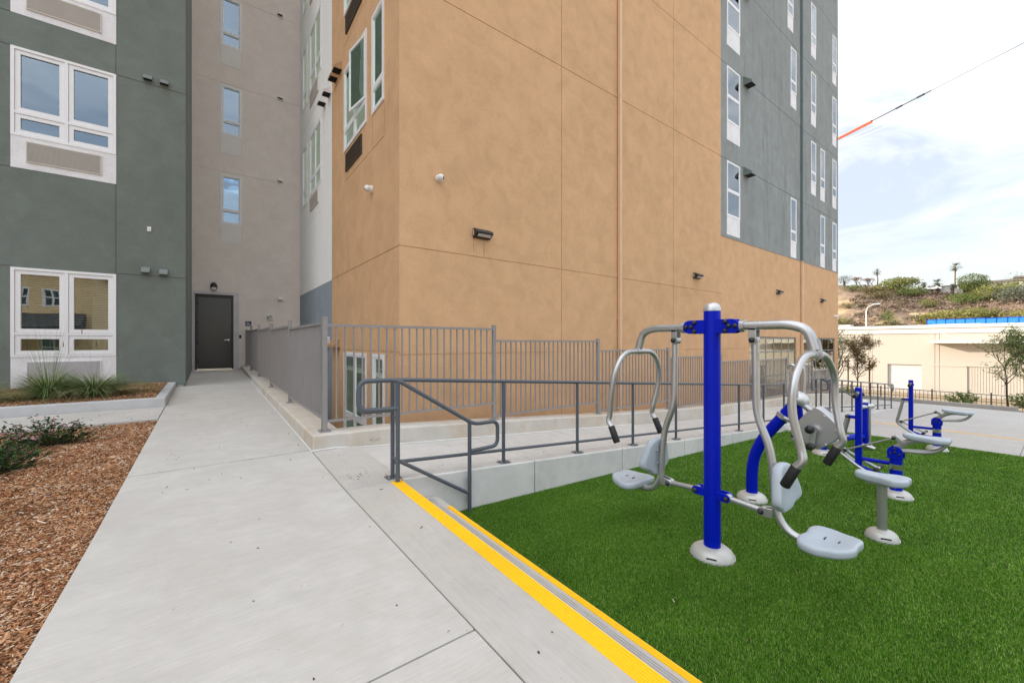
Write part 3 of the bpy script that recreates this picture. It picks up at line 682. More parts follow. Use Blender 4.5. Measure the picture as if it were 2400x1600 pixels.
def isa_sign():
    x0, z0 = 1.133, 2.205; t = thing('accessible_sign', 'small dark blue wheelchair access sign beside the door', 'sign', (x0, 16.7, z0))
    mb = MB(); mb.box(x0-.085, x0+.085, 16.688, 16.699, z0-.085, z0+.085); obj('sign_plate', mb, M['sign'], t)
    q = MB(); y = 16.687
    q.tube(fil([(x0-.018,y,z0+.038),(x0-.012,y,z0-.012),(x0+.03,y,z0-.012),(x0+.046,y,z0-.05),(x0+.064,y,z0-.044)], .012), .0065, 6)
    q.tube([(x0-.013,y,z0+.014),(x0+.026,y,z0+.014)], .0055, 6)
    arc = [(x0-.006+.046*math.cos(a), y, z0-.024+.046*math.sin(a)) for a in np.linspace(math.radians(125), math.radians(345), 16)]; q.tube(arc, .006, 6)
    q.lathe([(.013,0),(.013,.004)], (x0-.02, 16.688, z0+.062), (0,-1,0), 14); obj('wheelchair_symbol', q, M['signw'], t)
isa_sign()
def card_reader():
    t = thing('card_reader', 'small black card reader on the wall next to the door frame', 'card reader', (.90,16.7,1.76))
    obj('reader_body', MB().box(.868,.93,16.675,16.7,1.70,1.815), M['black'], t, bevel=.006); obj('reader_face', MB().box(.877,.921,16.672,16.6745,1.765,1.80), M['knob'], t)
card_reader()
def strobe():
    t = thing('alarm_strobe', 'pale fire alarm horn strobe on the beige wall above the fence', 'alarm', (1.78,16.7,2.43))
    obj('strobe_body', MB().box(1.68,1.88,16.64,16.7,2.345,2.515), M['hood_w'], t, bevel=.012)
    obj('strobe_lens', MB().box(1.745,1.83,16.62,16.639,2.40,2.46), M['lens'], t, bevel=.006); obj('speaker_slot', MB().box(1.70,1.725,16.632,16.6395,2.39,2.475), M['void'], t); obj('top_lens', MB().box(1.75,1.82,16.63,16.6395,2.475,2.5), M['black'], t)
strobe()

# ---- orange / grey wing
ob = thing('corner_wing', 'large tan stucco corner wing with grey upper storeys and a white rear face', 'building', (12, 9, 0))
Yo, Xo = 6.133, 2.40; fo = FY(Yo)
sw = [(14.6,18.71,-.45,1.76), (19.37,23.47,-.45,1.76)]
facade('wall', fo, Xo, 12.62, -2.2, TOP, M['orange'], ob, [], gz=[1.363, 3.073, 7.285, 10.255, 13.225, 16.195], gu=[5.885, 10.02], gw=.013)
facade('wall', fo, 12.622, 23.92, -2.2, 4.842, M['orange'], ob, sw, gz=[(1.363,12.62,14.6)], gu=[], rev=.14)
GW = []
A = (13.0,13.88); B = (18.13,18.71); B2 = (17.83,18.4); C_ = (20.35,20.93); D = (21.49,22.06); E_ = (23.10,23.66)
for zz in (7.265, 10.235, 13.205, 16.175): GW.append((*A, zz, zz-1.73, zz-2.32, .92))
for zz in (7.205, 13.07): GW.append((*B, zz, zz-1.73, zz-2.32, 1.3))
for zz in (15.99,): GW.append((*B2, zz, zz-1.73, zz-2.32, 1.3))
for zz in (10.07, 13.0, 15.91): GW.append((*C_, zz, zz-1.73, zz-2.24, 1.3))
for zz in (7.15, 10.07): GW.append((*D, zz, zz-1.73, zz-2.27, 1.3))
for zz in (7.12, 10.04, 12.94, 15.8): GW.append((*E_, zz, zz-1.73, zz-2.24, 1.3))
fgz = FY(Yo)
facade('upper_wall', fgz, 12.622, 23.92, 4.845, TOP, M['grey'], ob, [(a,b,d,c) for a,b,c,_,d,_ in GW], gz=[7.285, 10.255, 13.225, 16.195], gw=.016)
mb = MB(); mb.box(12.622, 23.93, Yo-.012, Yo+.02, 4.836, 4.8485); obj('reveal_trim', mb, M['mullion'], ob)
for a, b, top, wb_, pb, tz in GW:
    window(ob, fgz, a+.002, b-.002, wb_, top-.002, zs=(top-tz,), fw=.045, mw=.06, backing=M['shade'], glass_m=M['glassb'], sash=.022, proud=.012, shallow=True)
    p = MB(); fbox(p, fgz, a+.002, b-.002, -.003, .09, pb+.002, wb_-.001); obj('spandrel_panel', p, M['panelw'], ob)
for k, z in enumerate((7.20, 10.17, 13.14)): hood(ob, fgz, 14.30, z, .34, .30, .26, M['hood_y'])
# storefront windows near the ground
for u0, u1, z0, z1 in sw:
    n = 6 if u0 < 17 else 5; step = (u1-u0)/n
    window(ob, fo, u0+.01, u1-.01, z0+.01, z1-.01, us=[u0+step*i for i in range(1, n)], zs=(.35, 1.22), fw=.06, mw=.05, glass_m=M['glasst'], frame_m=M['mullion'], sash=0, proud=-.03, backing=M['reflg'])
# left face of the orange wing and the white part behind it
fl = FXm(Xo)
lwins = []; lh = []
for z in (0.0, 2.955, 5.91, 8.87):
    lwins.append(('d', 7.745, 9.30, 5.69+z, 7.46+z)); lwins.append(('s', 6.81, 7.43, 5.67+z, 7.44+z))
lwins += [('d', 7.755, 9.32, -.42, 1.35), ('s', 6.78, 7.38, -.42, 1.35)]
lh = [(a,b,c,d) for _,a,b,c,d in lwins]
facade('wall', fl, Yo, 10.425, -2.2, TOP, M['orange'], ob, lh, gz=[1.40, 3.073, (5.06,6.81,9.30), (8.03,6.81,9.3), (10.99,6.81,9.3)] + [(z, 9.3, 10.425) for z in (7.5, 10.46)], gu=[(6.81,5.06,5.67),(7.43,5.06,5.67),(9.30,5.06,5.69),(9.30,8.03,8.645),(6.81,8.03,8.62),(7.43,8.03,8.62)], gw=.013)
for kk, a, b, c, d in lwins:
    if kk == 'd':
        opn = abs(c-5.69) < .01
        w = window(ob, fl, a, b, c, d, us=((a+b)/2,), zs=(c+.45,), fw=.06, mw=.06, glass_m=M['glassg'], backing=M['reflg'], sash=.03, proud=.02, shallow=True, skip=((0,1),) if opn else ())
        if opn:                                     # the awning sash nearest the corner stands open
            q = MB(); y0, y1, zh, zl, al = a+.062, (a+b)/2-.032, d-.062, c+.485, math.radians(9)
            def sp(k, z, dd): w_ = (y1-y0)*k; return (Xo-.022-math.sin(al)*w_+dd, y0+math.cos(al)*w_, z)
            for k0, k1, za, zb in ((0,.06,zl,zh),(.94,1,zl,zh),(.06,.94,zl,zl+.045),(.06,.94,zh-.045,zh)):
                P = [sp(k0,za,0), sp(k1,za,0), sp(k1,zb,0), sp(k0,zb,0)]; P2 = [(p[0]+.035,p[1]+.004,p[2]) for p in P]
                q.add(P+P2, [(0,1,2,3),(7,6,5,4),(0,4,5,1),(1,5,6,2),(2,6,7,3),(3,7,4,0)])
            obj('open_sash', q, M['white'], w, label='casement sash standing open')
            q = MB(); q.add([sp(.06,zl+.045,.012), sp(.94,zl+.045,.012), sp(.94,zh-.045,.012), sp(.06,zh-.045,.012)], [(0,1,2,3)]); obj('pane', q, M['glassg'], w)
            q = MB(); q.tube([(Xo+.03, y0+.25, zl+.01), sp(.8, zl+.012, .03)], .008, 6); obj('stay_arm', q, M['bolt'], w)
        louver(ob, fl, 8.03, 9.14, c-.47, c-.10, M['grilled'], 16)
    else:
        window(ob, fl, a, b, c, d, zs=(c+.45,), fw=.06, mw=.06, glass_m=M['glassg'], backing=M['reflg'], sash=.03, proud=.02, shallow=True)
# white part
wl = []; 
for z in (-2.98, 0.0, 3.0, 6.0, 9.0):
    if z > -1: pass
    wl.append(('s', 13.45, 14.09, 5.74+z+3.0-3.0, 7.53+z)); wl.append(('d', 11.59, 13.0, 5.80+z, 7.51+z))
wl = [w for w in wl if w[3] > 4]
facade('rear_wall', fl, 10.427, 14.65, 3.064, TOP, M['white_st'], ob, [(a,b,c,d) for _,a,b,c,d in wl], gz=[(5.06,11.4,14.65), (7.56,10.43,14.65), (8.05,11.4,14.65), (10.56,10.43,14.65)], gw=.012)
facade('rear_base', fl, 10.427, 14.65, -2.2, 3.06, M['bluegrey'], ob, [], gz=[1.40])
for kk, a, b, c, d in wl:
    if kk == 'd':
        window(ob, fl, a, b, c, d, us=((a+b)/2,), zs=(c+.45,), fw=.05, mw=.06, backing=M['reflg'], glass_m=M['glassg'], sash=.03, shallow=True); louver(ob, fl, 11.88, 12.96, c-.46, c-.1, M['grille'], 16)
    else: window(ob, fl, a, b, c, d, zs=(c+.45,), fw=.05, mw=.06, backing=M['reflg'], glass_m=M['glassg'], sash=.028, shallow=True)
for y, z, mt in ((10.62,7.68,'hood_w'), (11.15,7.70,'hood_w'), (9.98,7.72,'hood_o'), (9.62,7.72,'hood_o'), (9.98,10.7,'hood_o'), (10.75,10.7,'hood_w'), (9.80,1.55,'hood_o'), (10.15,1.55,'hood_o'), (10.75,1.6,'hood_w')): hood(ob, fl, y, z, .24, .20, .17, M[mt])
mb = MB(); hull(mb, Xo, 23.92, Yo, 14.65, -2.2, TOP, ('+x','+y','top')); obj('wall', mb, M['grey'], ob)
def dspout(x, z0, z1, mt, w=.075):
    d = obj('downspout', MB().box(x-w/2, x+w/2, Yo-.085, Yo-.012, z0, z1), mt, ob, bevel=.008)
    q = MB()
    for z in np.arange(math.ceil(z0*10)/10+1.2, z1, 2.6): q.box(x-w/2-.008, x+w/2+.008, Yo-.09, Yo-.0, z, z+.03)
    if len(q.v): obj('bracket', q, mt, d)
dspout(7.72, -1.7, TOP, M['dsp_o']); dspout(19.2, -1.6, 4.84, M['dsp_o']); dspout(19.2, 4.85, TOP, M['dsp_y'])

# wall mounted lamps and cameras on the orange wall
def wall_pack(x, z, s, label, stain=False):
    t = thing('wall_lamp', label, 'wall lamp', (x, Yo, z), 'black lamps along the tan wall')
    y = Yo; w = .17*s; h = .085*s; d = .15*s
    mb = MB(); pr = [(0,-h),(0,h),(-d*.25,h),(-d,h*.35),(-d*1.05,-h*.1),(-d*.35,-h)]
    mb.prism(pr, lambda dy, dz, tt: (x-w+2*w*tt, y+dy, z+dz)); obj('housing', mb, M['black'], t, bevel=.008*s)
    q = MB(); P = [(x-w*.8, y-d*.95, z-h*.26), (x+w*.8, y-d*.95, z-h*.26), (x+w*.8, y-d*.62, z-h*.72), (x-w*.8, y-d*.62, z-h*.72)]; P = [(a, b-.006, c-.006) for a, b, c in P]; q.add(P, [(0,1,2,3)]); obj('lens', q, M['lens'], t)
    q = MB(); q.box(x-w-.006, x-w+.004, y-d*.3, y-.02, z-h*.5, z+h*.7); obj('photocell', q, M['lens'], t)
    if stain:
        q = MB(); q.box(x-w+.012, x-w+.018, y-.0015, y, z-h-.24, z-h); q.box(x+w*.35, x+w*.35+.008, y-.0015, y, z-h-.30, z-h); obj('rust_streak', q, M['rust'], t)
wall_pack(3.905, 3.48, 1.0, 'black wedge wall lamp with rust streaks running down below it', True)
wall_pack(11.17, 3.455, .95, 'black wedge wall lamp between the two downspouts, under the plain tan wall')
wall_pack(16.92, 3.42, .95, 'black wedge wall lamp under the grey storeys, before the second downspout')
wall_pack(21.62, 3.40, .95, 'black wedge wall lamp beyond the second downspout, close to the building end')
def dome_cam(face_n, p, aim, label, s=1.0):
    t = thing('security_camera', label, 'camera', p, 'white security cameras on the tan wing'); p = Vector(p); n = Vector(face_n); a = Vector(aim).normalized()
    mb = MB(); mb.lathe([(.062*s,0),(.062*s,.03*s),(.045*s,.05*s)], p, n, 20); obj('mount', mb, M['camwhite'], t, smooth=True)
    c = p+n*.075*s
    mb = MB(); mb.lathe([(.004,-.058*s),(.03*s,-.05*s),(.05*s,-.03*s),(.058*s,0),(.052*s,.028*s),(.036*s,.048*s)], c, a, 20); obj('body', mb, M['camwhite'], t, smooth=True)
    mb = MB(); mb.lathe([(.030*s,.047*s),(.028*s,.054*s),(.004,.056*s)], c, a, 16); obj('lens', mb, M['knob'], t, smooth=True)
dome_cam((0,-1,0), (3.075,Yo,4.27), (.75,-.6,-.15), 'round white security camera on the wide tan wall near its corner')
dome_cam((-1,0,0), (Xo,7.45,4.34), (-.8,.3,-.5), 'white security camera on the narrow tan side below the open window', 1.05)
dome_cam((0,-1,0), (23.42,Yo,2.78), (.6,-.7,-.2), 'tiny white security camera at the far end of the tan wall', 1.1)

# ---- house across the street behind the viewer (seen in the ground floor glass)
hb = thing('tan_house', 'tan two storey house reflected in the ground floor window', 'house', (-12, -20, 0))
hf = lambda u, d, z: (u, -15-d, z)
facade('wall', hf, -20, -6.2, -.4, 6.4, M['tan'], hb, [(-9.7,-9.0,4.0,5.1),(-8.5,-7.8,4.0,5.1),(-13.5,-12.3,4.0,5.1),(-8.6,-7.2,.6,1.9)], rev=.1)
mb = MB(); hull(mb, -20, -6.2, -26, -15, -.4, 6.4, ('-y','-x','+x')); obj('wall', mb, M['tan'], hb)
mb = MB(); mb.prism([(-20.5,6.4),(-5.7,6.4),(-13,9.4)], lambda x, z, t: (x, -26.5+12*t, z)); obj('roof', mb, paint('roof_tiles', (.20,.14,.11), .8, var=.2), hb)
for a, b, c, d in ((-9.7,-9.0,4.0,5.1),(-8.5,-7.8,4.0,5.1),(-13.5,-12.3,4.0,5.1),(-8.6,-7.2,.6,1.9)): window(hb, hf, a, b, c, d, us=((a+b)/2,), zs=((c+d)/2,), fw=.1, sash=0)
mb = MB(); mb.prism([(-15.0,3.5),(-13.2,2.5),(-13.2,2.3),(-15.0,2.3)], lambda y, z, t: (-14+7.4*t, y, z)); obj('dark_reflection_band', mb, paint('reflection_dark', (.05,.055,.06), .7), hb)  # added band, darkens the low part of the ground floor window's reflection
mb = MB(); mb.box(-24,-4,-15.0,-9.0,-.3,-.25); struct('street', mb, concrete('asphalt', (.055,.055,.057), .2))

# ================================================================== FENCES AND RAILS
def picket_fence(root, axis, fixed, posts, tops, bots, pz, top_post):
    """posts: positions along the axis; panels level between posts"""
    def P(a, z): return (a, fixed, z) if axis == 'x' else (fixed, a, z)
    def B(mb, a0, a1, w, z0, z1):
        if axis == 'x': mb.box(a0, a1, fixed-w, fixed+w, z0, z1)
        else: mb.box(fixed-w, fixed+w, a0, a1, z0, z1)
    for i, a in enumerate(posts):
        mb = MB(); B(mb, a-.026, a+.026, .026, pz[i], top_post[i]); p = obj('post', mb, M['fence'], root, bevel=.004)
        q = MB(); B(q, a-.029, a+.029, .029, top_post[i]-.004, top_post[i]+.012); obj('post_cap', q, M['fence'], p, bevel=.005)
        q = MB(); B(q, a-.06, a+.06, .055, pz[i], pz[i]+.010)
        obj('base_plate', q, M['fence'], p)
        q = MB()
        for s in (-1, 1): q.lathe([(.009,0),(.009,.014)], P(a+s*.046, pz[i]+.01), (0,0,1), 6)
        obj('bolt', q, M['bolt'], p)
    for i in range(len(posts)-1):
        a, b = posts[i]+.026, posts[i+1]-.026; t, lo = tops[i], bots[i]
        r = MB(); B(r, a, b, .019, t-.03, t); obj('rail', r, M['fence'], root)
        r = MB(); B(r, a, b, .0165, lo-.013, lo+.013); obj('rail', r, M['fence'], root)
        n = max(2, round((b-a)/.0985)); me = None
        for k in range(1, n):
            x = a+(b-a)*k/n
            if me is None:
                q = MB(); B(q, x-.0085, x+.0085, .0085, lo+.0135, t-.0305); o = obj('picket', q, M['fence'], root); me = o; x0 = x
            else:
                c = me.copy(); COL.objects.link(c); d = x-x0
                c.location = (d,0,0) if axis == 'x' else (0,d,0)
fA = thing('picket_fence', 'grey metal picket fence stepping down beside the ramp', 'fence', (1.07, 4.98, .54))
pX = [1.068, 3.40, 5.69, 7.93, 10.24, 12.33, 14.42, 16.63, 19.07]
tops = [1.765, 1.592, 1.415, 1.24, 1.085, 1.075, .805, .595]
bots = [.655, .465, .31, .135, -.02, -.04, -.30, -.50]
picket_fence(fA, 'x', 4.98, pX, tops, bots, [zc(x) for x in pX], [1.83,1.80,1.61,1.435,1.26,1.10,1.09,.93,.62])
fB = thing('picket_fence', 'grey metal picket fence running along the walkway to the door', 'fence', (1.068, 11, .6))
pY = [5.06, 7.39, 9.79, 12.31, 14.6, 16.62]
picket_fence(fB, 'y', 1.068, [4.98+.03]+pY[1:], [1.79,1.835,1.88,1.92,1.95], [.68,.72,.765,.80,.84], [.545]+[zcy(y) for y in pY[1:]], [1.80,1.90,1.945,2.0,2.03,1.99])

def pipe_post(root, x, y, z0, z1, r=.019, plate=True):
    p = obj('post', MB().tube([(x,y,z0),(x,y,z1)], r, 12), M['rail'], root, smooth=True)
    if plate:
        obj('base_plate', MB().box(x-.06,x+.06,y-.05,y+.05,z0,z0+.01), M['rail'], p)
        q = MB()
        for sx in (-1,1):
            for sy in (-1,1): q.lathe([(.009,0),(.009,.008),(.005,.01),(.005,.022)], (x+sx*.045,y+sy*.036,z0+.01), (0,0,1), 6)
        obj('bolt', q, M['bolt'], p)
    return p
def ramp_rail(root, xs, y, zf, start_loop, end_loop, H=.875, mid=.135):
    path = []
    if start_loop:
        z = zf(xs[0])+H; x = xs[0]; path += [(x-.012, y, z-.265), (x-.30, y, z-.265), (x-.30, y, z)]
    nodes = sorted(set(list(xs) + [v for v in RX if xs[0] < v < xs[-1]]))
    path += [(x, y, zf(x)+H) for x in nodes]
    if end_loop:
        x = xs[-1]; z = zf(x)+H; path += [(x+.28, y, z-.01), (x+.28, y, z-.27), (x+.015, y, z-.27)]
    obj('top_rail', MB().tube(fil(path, .085, 6), .019, 12), M['rail'], root, smooth=True)
    obj('mid_rail', MB().tube([(x, y, zf(x)+mid) for x in nodes], .017, 10), M['rail'], root, smooth=True)
    for x in xs: pipe_post(root, x, y, zf(x), zf(x)+H-.01)
r1 = thing('handrail', 'long grey pipe handrail along the ramp edge above the grass', 'handrail', (1.33, 3.56, .34))
ramp_rail(r1, [1.33, 2.555, 3.686, 4.80, 5.89, 6.96, 8.02, 9.10, 10.15], 3.56, zr, True, False)
obj('top_rail', MB().tube(fil([(10.14,3.56,zr(10.15)+.86),(10.40,3.56,zr(10.15)+.875),(10.40,3.56,zr(10.15)+.6),(10.16,3.56,zr(10.15)+.6)], .08), .019, 10), M['rail'], r1, smooth=True)
r2 = thing('handrail', 'grey pipe handrail on the lower ramp reaching the car park', 'handrail', (12.2, 3.56, -.2))
ramp_rail(r2, [12.17, 13.2, 14.24, 15.18, 16.10, 17.2, 18.1, 19.06, 20.0], 3.56, zr, True, True)
# stair rails
def stair_rail(name_lab, y, P, posts, low):
    t = thing('stair_rail', name_lab, 'handrail', (P[3][0], y, posts[0][1]))
    obj('top_rail', MB().tube(fil([(x, y, z) for x, z in P], .075, 6), .0195, 12), M['rail'], t, smooth=True)
    for x, z0, z1 in posts: pipe_post(t, x, y, z0, z1, .0195, False)
    obj('low_rail', MB().tube([(x, y, z) for x, z in low], .017, 10), M['rail'], t, smooth=True); return t
s1 = stair_rail('short grey pipe stair rail with looped ends beside the yellow steps', 3.42, [(1.318,.981),(.995,.99),(.995,1.235),(1.319,1.228),(2.095,.752),(2.379,.752),(2.379,.50),(2.06,.492)],
           [(1.323,.34,1.215),(2.047,-.12,.772)], [(1.335,.522),(2.035,.088)])
q = MB()
for z in (.70, .34): q.tube([(1.323,3.42,z+.19),(1.328,3.56,z+.19)], .012, 8)
obj('brace', q, M['rail'], s1, smooth=True)
q = MB()
for z in (.20, .02): q.box(2.06,2.075,3.425,3.48,z-.03,z+.03); q.lathe([(.012,0),(.012,.012)], (2.075,3.455,z), (1,0,0), 6)
obj('wall_bracket', q, M['bolt'], s1)
s2 = thing('stair_rail', 'small grey looped stair rail at the landing step beyond the bike machine', 'handrail', (12.0, 3.44, -.2))
obj('top_rail', MB().tube(fil([(12.1,3.44,.39),(12.1,3.30,.39),(12.1,3.30,.66),(12.1,3.44,.66)], .07), .019, 10), M['rail'], s2, smooth=True)
obj('low_rail', MB().tube([(12.1,3.44,.655),(12.35,2.75,.20)], .018, 10), M['rail'], s2, smooth=True)
pipe_post(s2, 12.1, 3.44, -.30, .65, .019, False); pipe_post(s2, 12.35, 2.75, zt(12.35), .21, .019, False)

ff = thing('low_fence', 'low dark brown metal fence behind the far kerb', 'fence', (26, 2, -1.3), )
fy = [-5.4, -3.6, -1.9, -.2, 1.55, 3.27, 5.0, 6.7, 8.4, 10.1]
for i, y in enumerate(fy):
    zb = -.52
    obj('post', MB().box(25.978,26.022,y-.024,y+.024,-1.6,zb), M['darkfence'], ff)
    if i+1 < len(fy):
        y1 = fy[i+1]; zz = zb-.075
        obj('rail', MB().box(25.98,26.02,y+.025,y1-.025,zz-.028,zz), M['darkfence'], ff); obj('rail', MB().box(25.98,26.02,y+.025,y1-.025,-1.42,-1.39), M['darkfence'], ff)
        obj('rail', MB().box(25.985,26.015,y+.025,y1-.025,zz-.33,zz-.31), M['darkfence'], ff)
        n = 13
        for k in range(1, n): yy = y+(y1-y)*k/n; obj('picket', MB().box(25.993,26.007,yy-.008,yy+.008,-1.385,zz-.0355), M['darkfence'], ff)

# ================================================================== EXERCISE MACHINES
def foot_dome(root, o, r, name='foot_cover'):
    o = Vector(o)
    mb = MB().lathe([(r,-.02),(r,.006),(r*.985,.022),(r*.90,.05),(r*.75,.07),(r*.5,.082),(r*.36,.086)], o, (0,0,1), 36)
    d = obj(name, mb, M['domegrey'], root, smooth=True)
    q = MB()
    for k in range(20):                               # scalloped hem and slot
        a = 2*PI*k/20; p = o+Vector((math.cos(a)*r*.99, math.sin(a)*r*.99, .014)); q.obox(p, Vector((-math.sin(a), math.cos(a), .35))*.016, Vector((math.cos(a), math.sin(a), 0))*.003, (0,0,.003))
    obj('hem', q, M['alu'], d)
    q = MB(); a = math.radians(205); q.obox(o+Vector((math.cos(a)*r*.93, math.sin(a)*r*.93, .043)), Vector((-math.sin(a), math.cos(a), 0))*.035, Vector((math.cos(a), math.sin(a), -.8))*.002, (0,0,.004)); obj('slot', q, M['knob'], d)
    return d
def cap(mb, p, ax, r=.018):
    mb.lathe([(r*1.15,0),(r*1.15,r*.25),(r,r*.55),(r*.75,r*.95),(r*.35,r*1.2),(.001,r*1.27)], p, ax, 14)

def cap_bolts(lst, r, parent):
    for p, ax in lst:
        q = MB(); cap(q, p, ax, r); obj('cap_bolt', q, M['knob'], parent, smooth=True)
def chest_press():
    X, Y = 3.181, 1.614; z0 = zt(X); K = 1.057; O = Vector((X, Y, z0))
    t = thing('chest_press', 'double seated chest press machine with a tall blue post and two hanging seats', 'exercise machine', tuple(O))
    P = lambda x, s, z: (X+K*x, Y+K*s, z0+K*z)
    post = obj('post', MB().lathe([(.0585*K,.03),(.0585*K,1.826*K)], O, (0,0,1), 32), M['blue'], t, smooth=True)
    obj('post_cap', MB().lathe([(.060*K,1.822*K),(.060*K,1.832*K),(.057*K,1.852*K),(.045*K,1.872*K),(.026*K,1.883*K),(.002,1.886*K)], O, (0,0,1), 28), M['alu'], post, smooth=True)
    foot_dome(t, O, .162)
    for s in (-1, 1):
        # bolted clamp plates, beam with its bend, the yoke
        for dx in (-.036, .036):
            q = MB(); n = 12
            poly = [(.03,1.655),(.16,1.655)] + [(.16+.05*math.sin(a), 1.706-.05*math.cos(a)) for a in np.linspace(0, PI, n)][1:-1] + [(.16,1.757),(.03,1.757)]
            q.prism(poly, lambda a, b, tt: P(dx-.007+.014*tt, s*a, b)); obj('clamp_plate', q, M['blue'], t, bevel=.003)
        cap_bolts([(P(k*.043, s*a, b), (k,0,0)) for a, b in ((.115,1.738),(.14,1.706),(.183,1.706),(.115,1.672)) for k in (-1, 1)], .0165, t)
        q = MB(); q.tube(fil([P(0,s*.06,1.706), P(0,s*.50,1.706), P(0,s*.605,1.67), P(0,s*.64,1.54)], .09*K, 8), .0305*K, 16); q.tube([P(0,s*.205,1.706), P(0,s*.235,1.706)], .044*K, 16); beam = obj('beam', q, M['silver'], t, smooth=True)
        q = MB()
        q.prism([(.645,1.62),(.668,1.60),(.685,1.50),(.665,1.485),(.65,1.50)], lambda a, b, tt: P(-.005+.010*tt, s*a, b)); q.tube([P(-.04,s*.64,1.515), P(.04,s*.64,1.515)], .029*K, 12); obj('gusset', q, M['silver'], beam, smooth=True)
        ye = .64
        for sx in (-1, 1):
            wd_ = .05 if s < 0 else 0; oy = -.03 if s < 0 else 0
            path = [P(0,s*ye,1.515), P(sx*.20,s*ye,1.51), P(sx*(.315+wd_),s*(ye+.005),1.37), P(sx*(.33+wd_),s*(ye+.03+oy),1.20), P(sx*(.30+wd_),s*(ye+.07+oy),.985), P(sx*(.31+wd_),s*(ye+.085+oy),.93), P(sx*(.31+wd_),s*(ye+.045+oy),.885)]
            obj('handle_arm', MB().tube(fil(path, .11*K, 7), .022*K, 14), M['silver'], t, smooth=True)
            a = Vector(P(sx*(.31+wd_),s*(ye+.05+oy),.89)); b = Vector(P(sx*(.31+wd_),s*(ye-.01+oy),.765))
            g = MB(); d = (b-a).normalized(); L_ = (b-a).length
            g.lathe([(.025*K,0),(.0275*K,.004),(.0275*K,L_-.006),(.023*K,L_),(.004,L_+.001)], a, d, 16); obj('grip', g, M['rubber'], t, smooth=True)
        # hanging seat frame
        hb_ = MB()
        for dx in (-.034, .027): hb_.prism([(.268,1.69),(.316,1.69),(.316,1.60)]+[(.292+.024*math.cos(a), 1.60+.024*math.sin(a)) for a in np.linspace(0, -PI, 8)][1:-1]+[(.268,1.60)], lambda a, b, tt: P(dx+.007*tt, s*a, b))
        hb_.box(*sorted((P(-.034,0,0)[0], P(.034,0,0)[0])), *sorted((P(0,s*.268,0)[1], P(0,s*.316,0)[1])), P(0,0,1.672)[2], P(0,0,1.69)[2])
        obj('pivot_bracket', hb_, M['silver'], t, bevel=.003)
        q = MB(); q.tube([P(-.045,s*.292,1.605), P(.045,s*.292,1.605)], .012*K, 12); q.tube([P(-.026,s*.292,1.605), P(.026,s*.292,1.605)], .03*K, 14); pv_ = obj('pivot', q, M['silver'], t, smooth=True)
        cap_bolts([(P(k*.041,s*.292,1.605), (k,0,0)) for k in (-1, 1)], .018, t)
        fr_ = [P(0,s*.298,1.60), P(0,s*.306,1.09), P(0,s*.385,.90), P(0,s*.408,.76), P(0,s*.425,.46), P(0,s*.50,.352), P(0,s*.66,.338)]
        obj('seat_tube', MB().tube(fil(fr_, .13*K, 8), .0245*K, 16), M['silver'], t, smooth=True)
        # seat
        poly = smooth2([(-.09,.575),(-.185,.60),(-.20,.69),(-.17,.745),(-.155,.80),(-.09,.865),(0,.85),(.09,.865),(.155,.80),(.17,.745),(.20,.69),(.185,.60),(.09,.575),(0,.595)], 2)
        q = MB(); q.pad(poly, lambda a, b, h: P(a, s*b, .345+h+.02*((b-.7)/.15)**2*(1 if b > .7 else .6)), .055, .020); seat = obj('seat', q, M['pad'], t, smooth=True)
        q = MB()
        for bb_ in (.69, .76): q.box(P(-.022,0,0)[0], P(.012,0,0)[0], *sorted((P(0,s*bb_,0)[1], P(0,s*(bb_+.006),0)[1])), P(0,0,.397)[2], P(0,0,.4035)[2])
        obj('seat_slot', q, M['knob'], seat)
        # backrest with a grab slot, bolted to the tube
        poly = smooth2([(-.06,.80),(-.115,.765),(-.15,.68),(-.185,.60),(-.175,.555),(-.10,.535),(-.075,.50),(0,.49),(.075,.50),(.10,.535),(.175,.555),(.185,.60),(.15,.68),(.115,.765),(.06,.80)], 2)
        q = MB(); q.pad(poly, lambda a, b, h: P(a, s*(.432+h-.05*(b-.64)+.05*(a/.18)**2*.6), b), .06, .022); back = obj('backrest', q, M['pad'], t, smooth=True)
        q = MB(); q.obox(P(0,s*.486,.735), (.036,0,0), (0,s*.009,0), (0,0,.016)); obj('grab_slot', q, paint('slot_shadow', (.20,.235,.27), .5), back, bevel=.004)
        q = MB()
        for a in (-.045, .045):
            for b in (.60, .70): q.lathe([(.010,0),(.010,.007),(.004,.010)], P(a, s*.432, b), (0,-s,0), 8)
        obj('backrest_bolt', q, M['bolt'], back)
        # lower link with brackets
        q = MB()
        for dx in (-.036, .024): q.prism([(.04,.50),(.10,.50)]+[(.115+.025*math.sin(a), .468+.03*math.cos(a)) for a in np.linspace(.2, PI-.2, 7)]+[(.10,.438),(.04,.44)], lambda a, b, tt: P(dx+.012*tt, s*a, b))
        obj('link_bracket', q, M['blue'], t, bevel=.003)
        q = MB()
        for dx in (-.034, .024): q.prism([(.415,.49),(.35,.482)]+[(.345-.026*math.sin(a), .452+.028*math.cos(a)) for a in np.linspace(.2, PI-.2, 7)]+[(.35,.424),(.415,.428)], lambda a, b, tt: P(dx+.010*tt, s*a, b))
        obj('link_clevis', q, M['silver'], t, bevel=.003)
        q = MB(); q.tube([P(0,s*.105,.466), P(0,s*.345,.452)], .0205*K, 14); q.tube([P(-.022,s*.115,.466),P(.022,s*.115,.466)], .028*K, 14); q.tube([P(-.022,s*.345,.452),P(.022,s*.345,.452)], .026*K, 14); obj('link_bar', q, M['silver'], t, smooth=True)
        cap_bolts([(P(k*.036, s*a, b), (k,0,0)) for a, b in ((.115,.466),(.345,.452)) for k in (-1, 1)], .017, t)
chest_press()

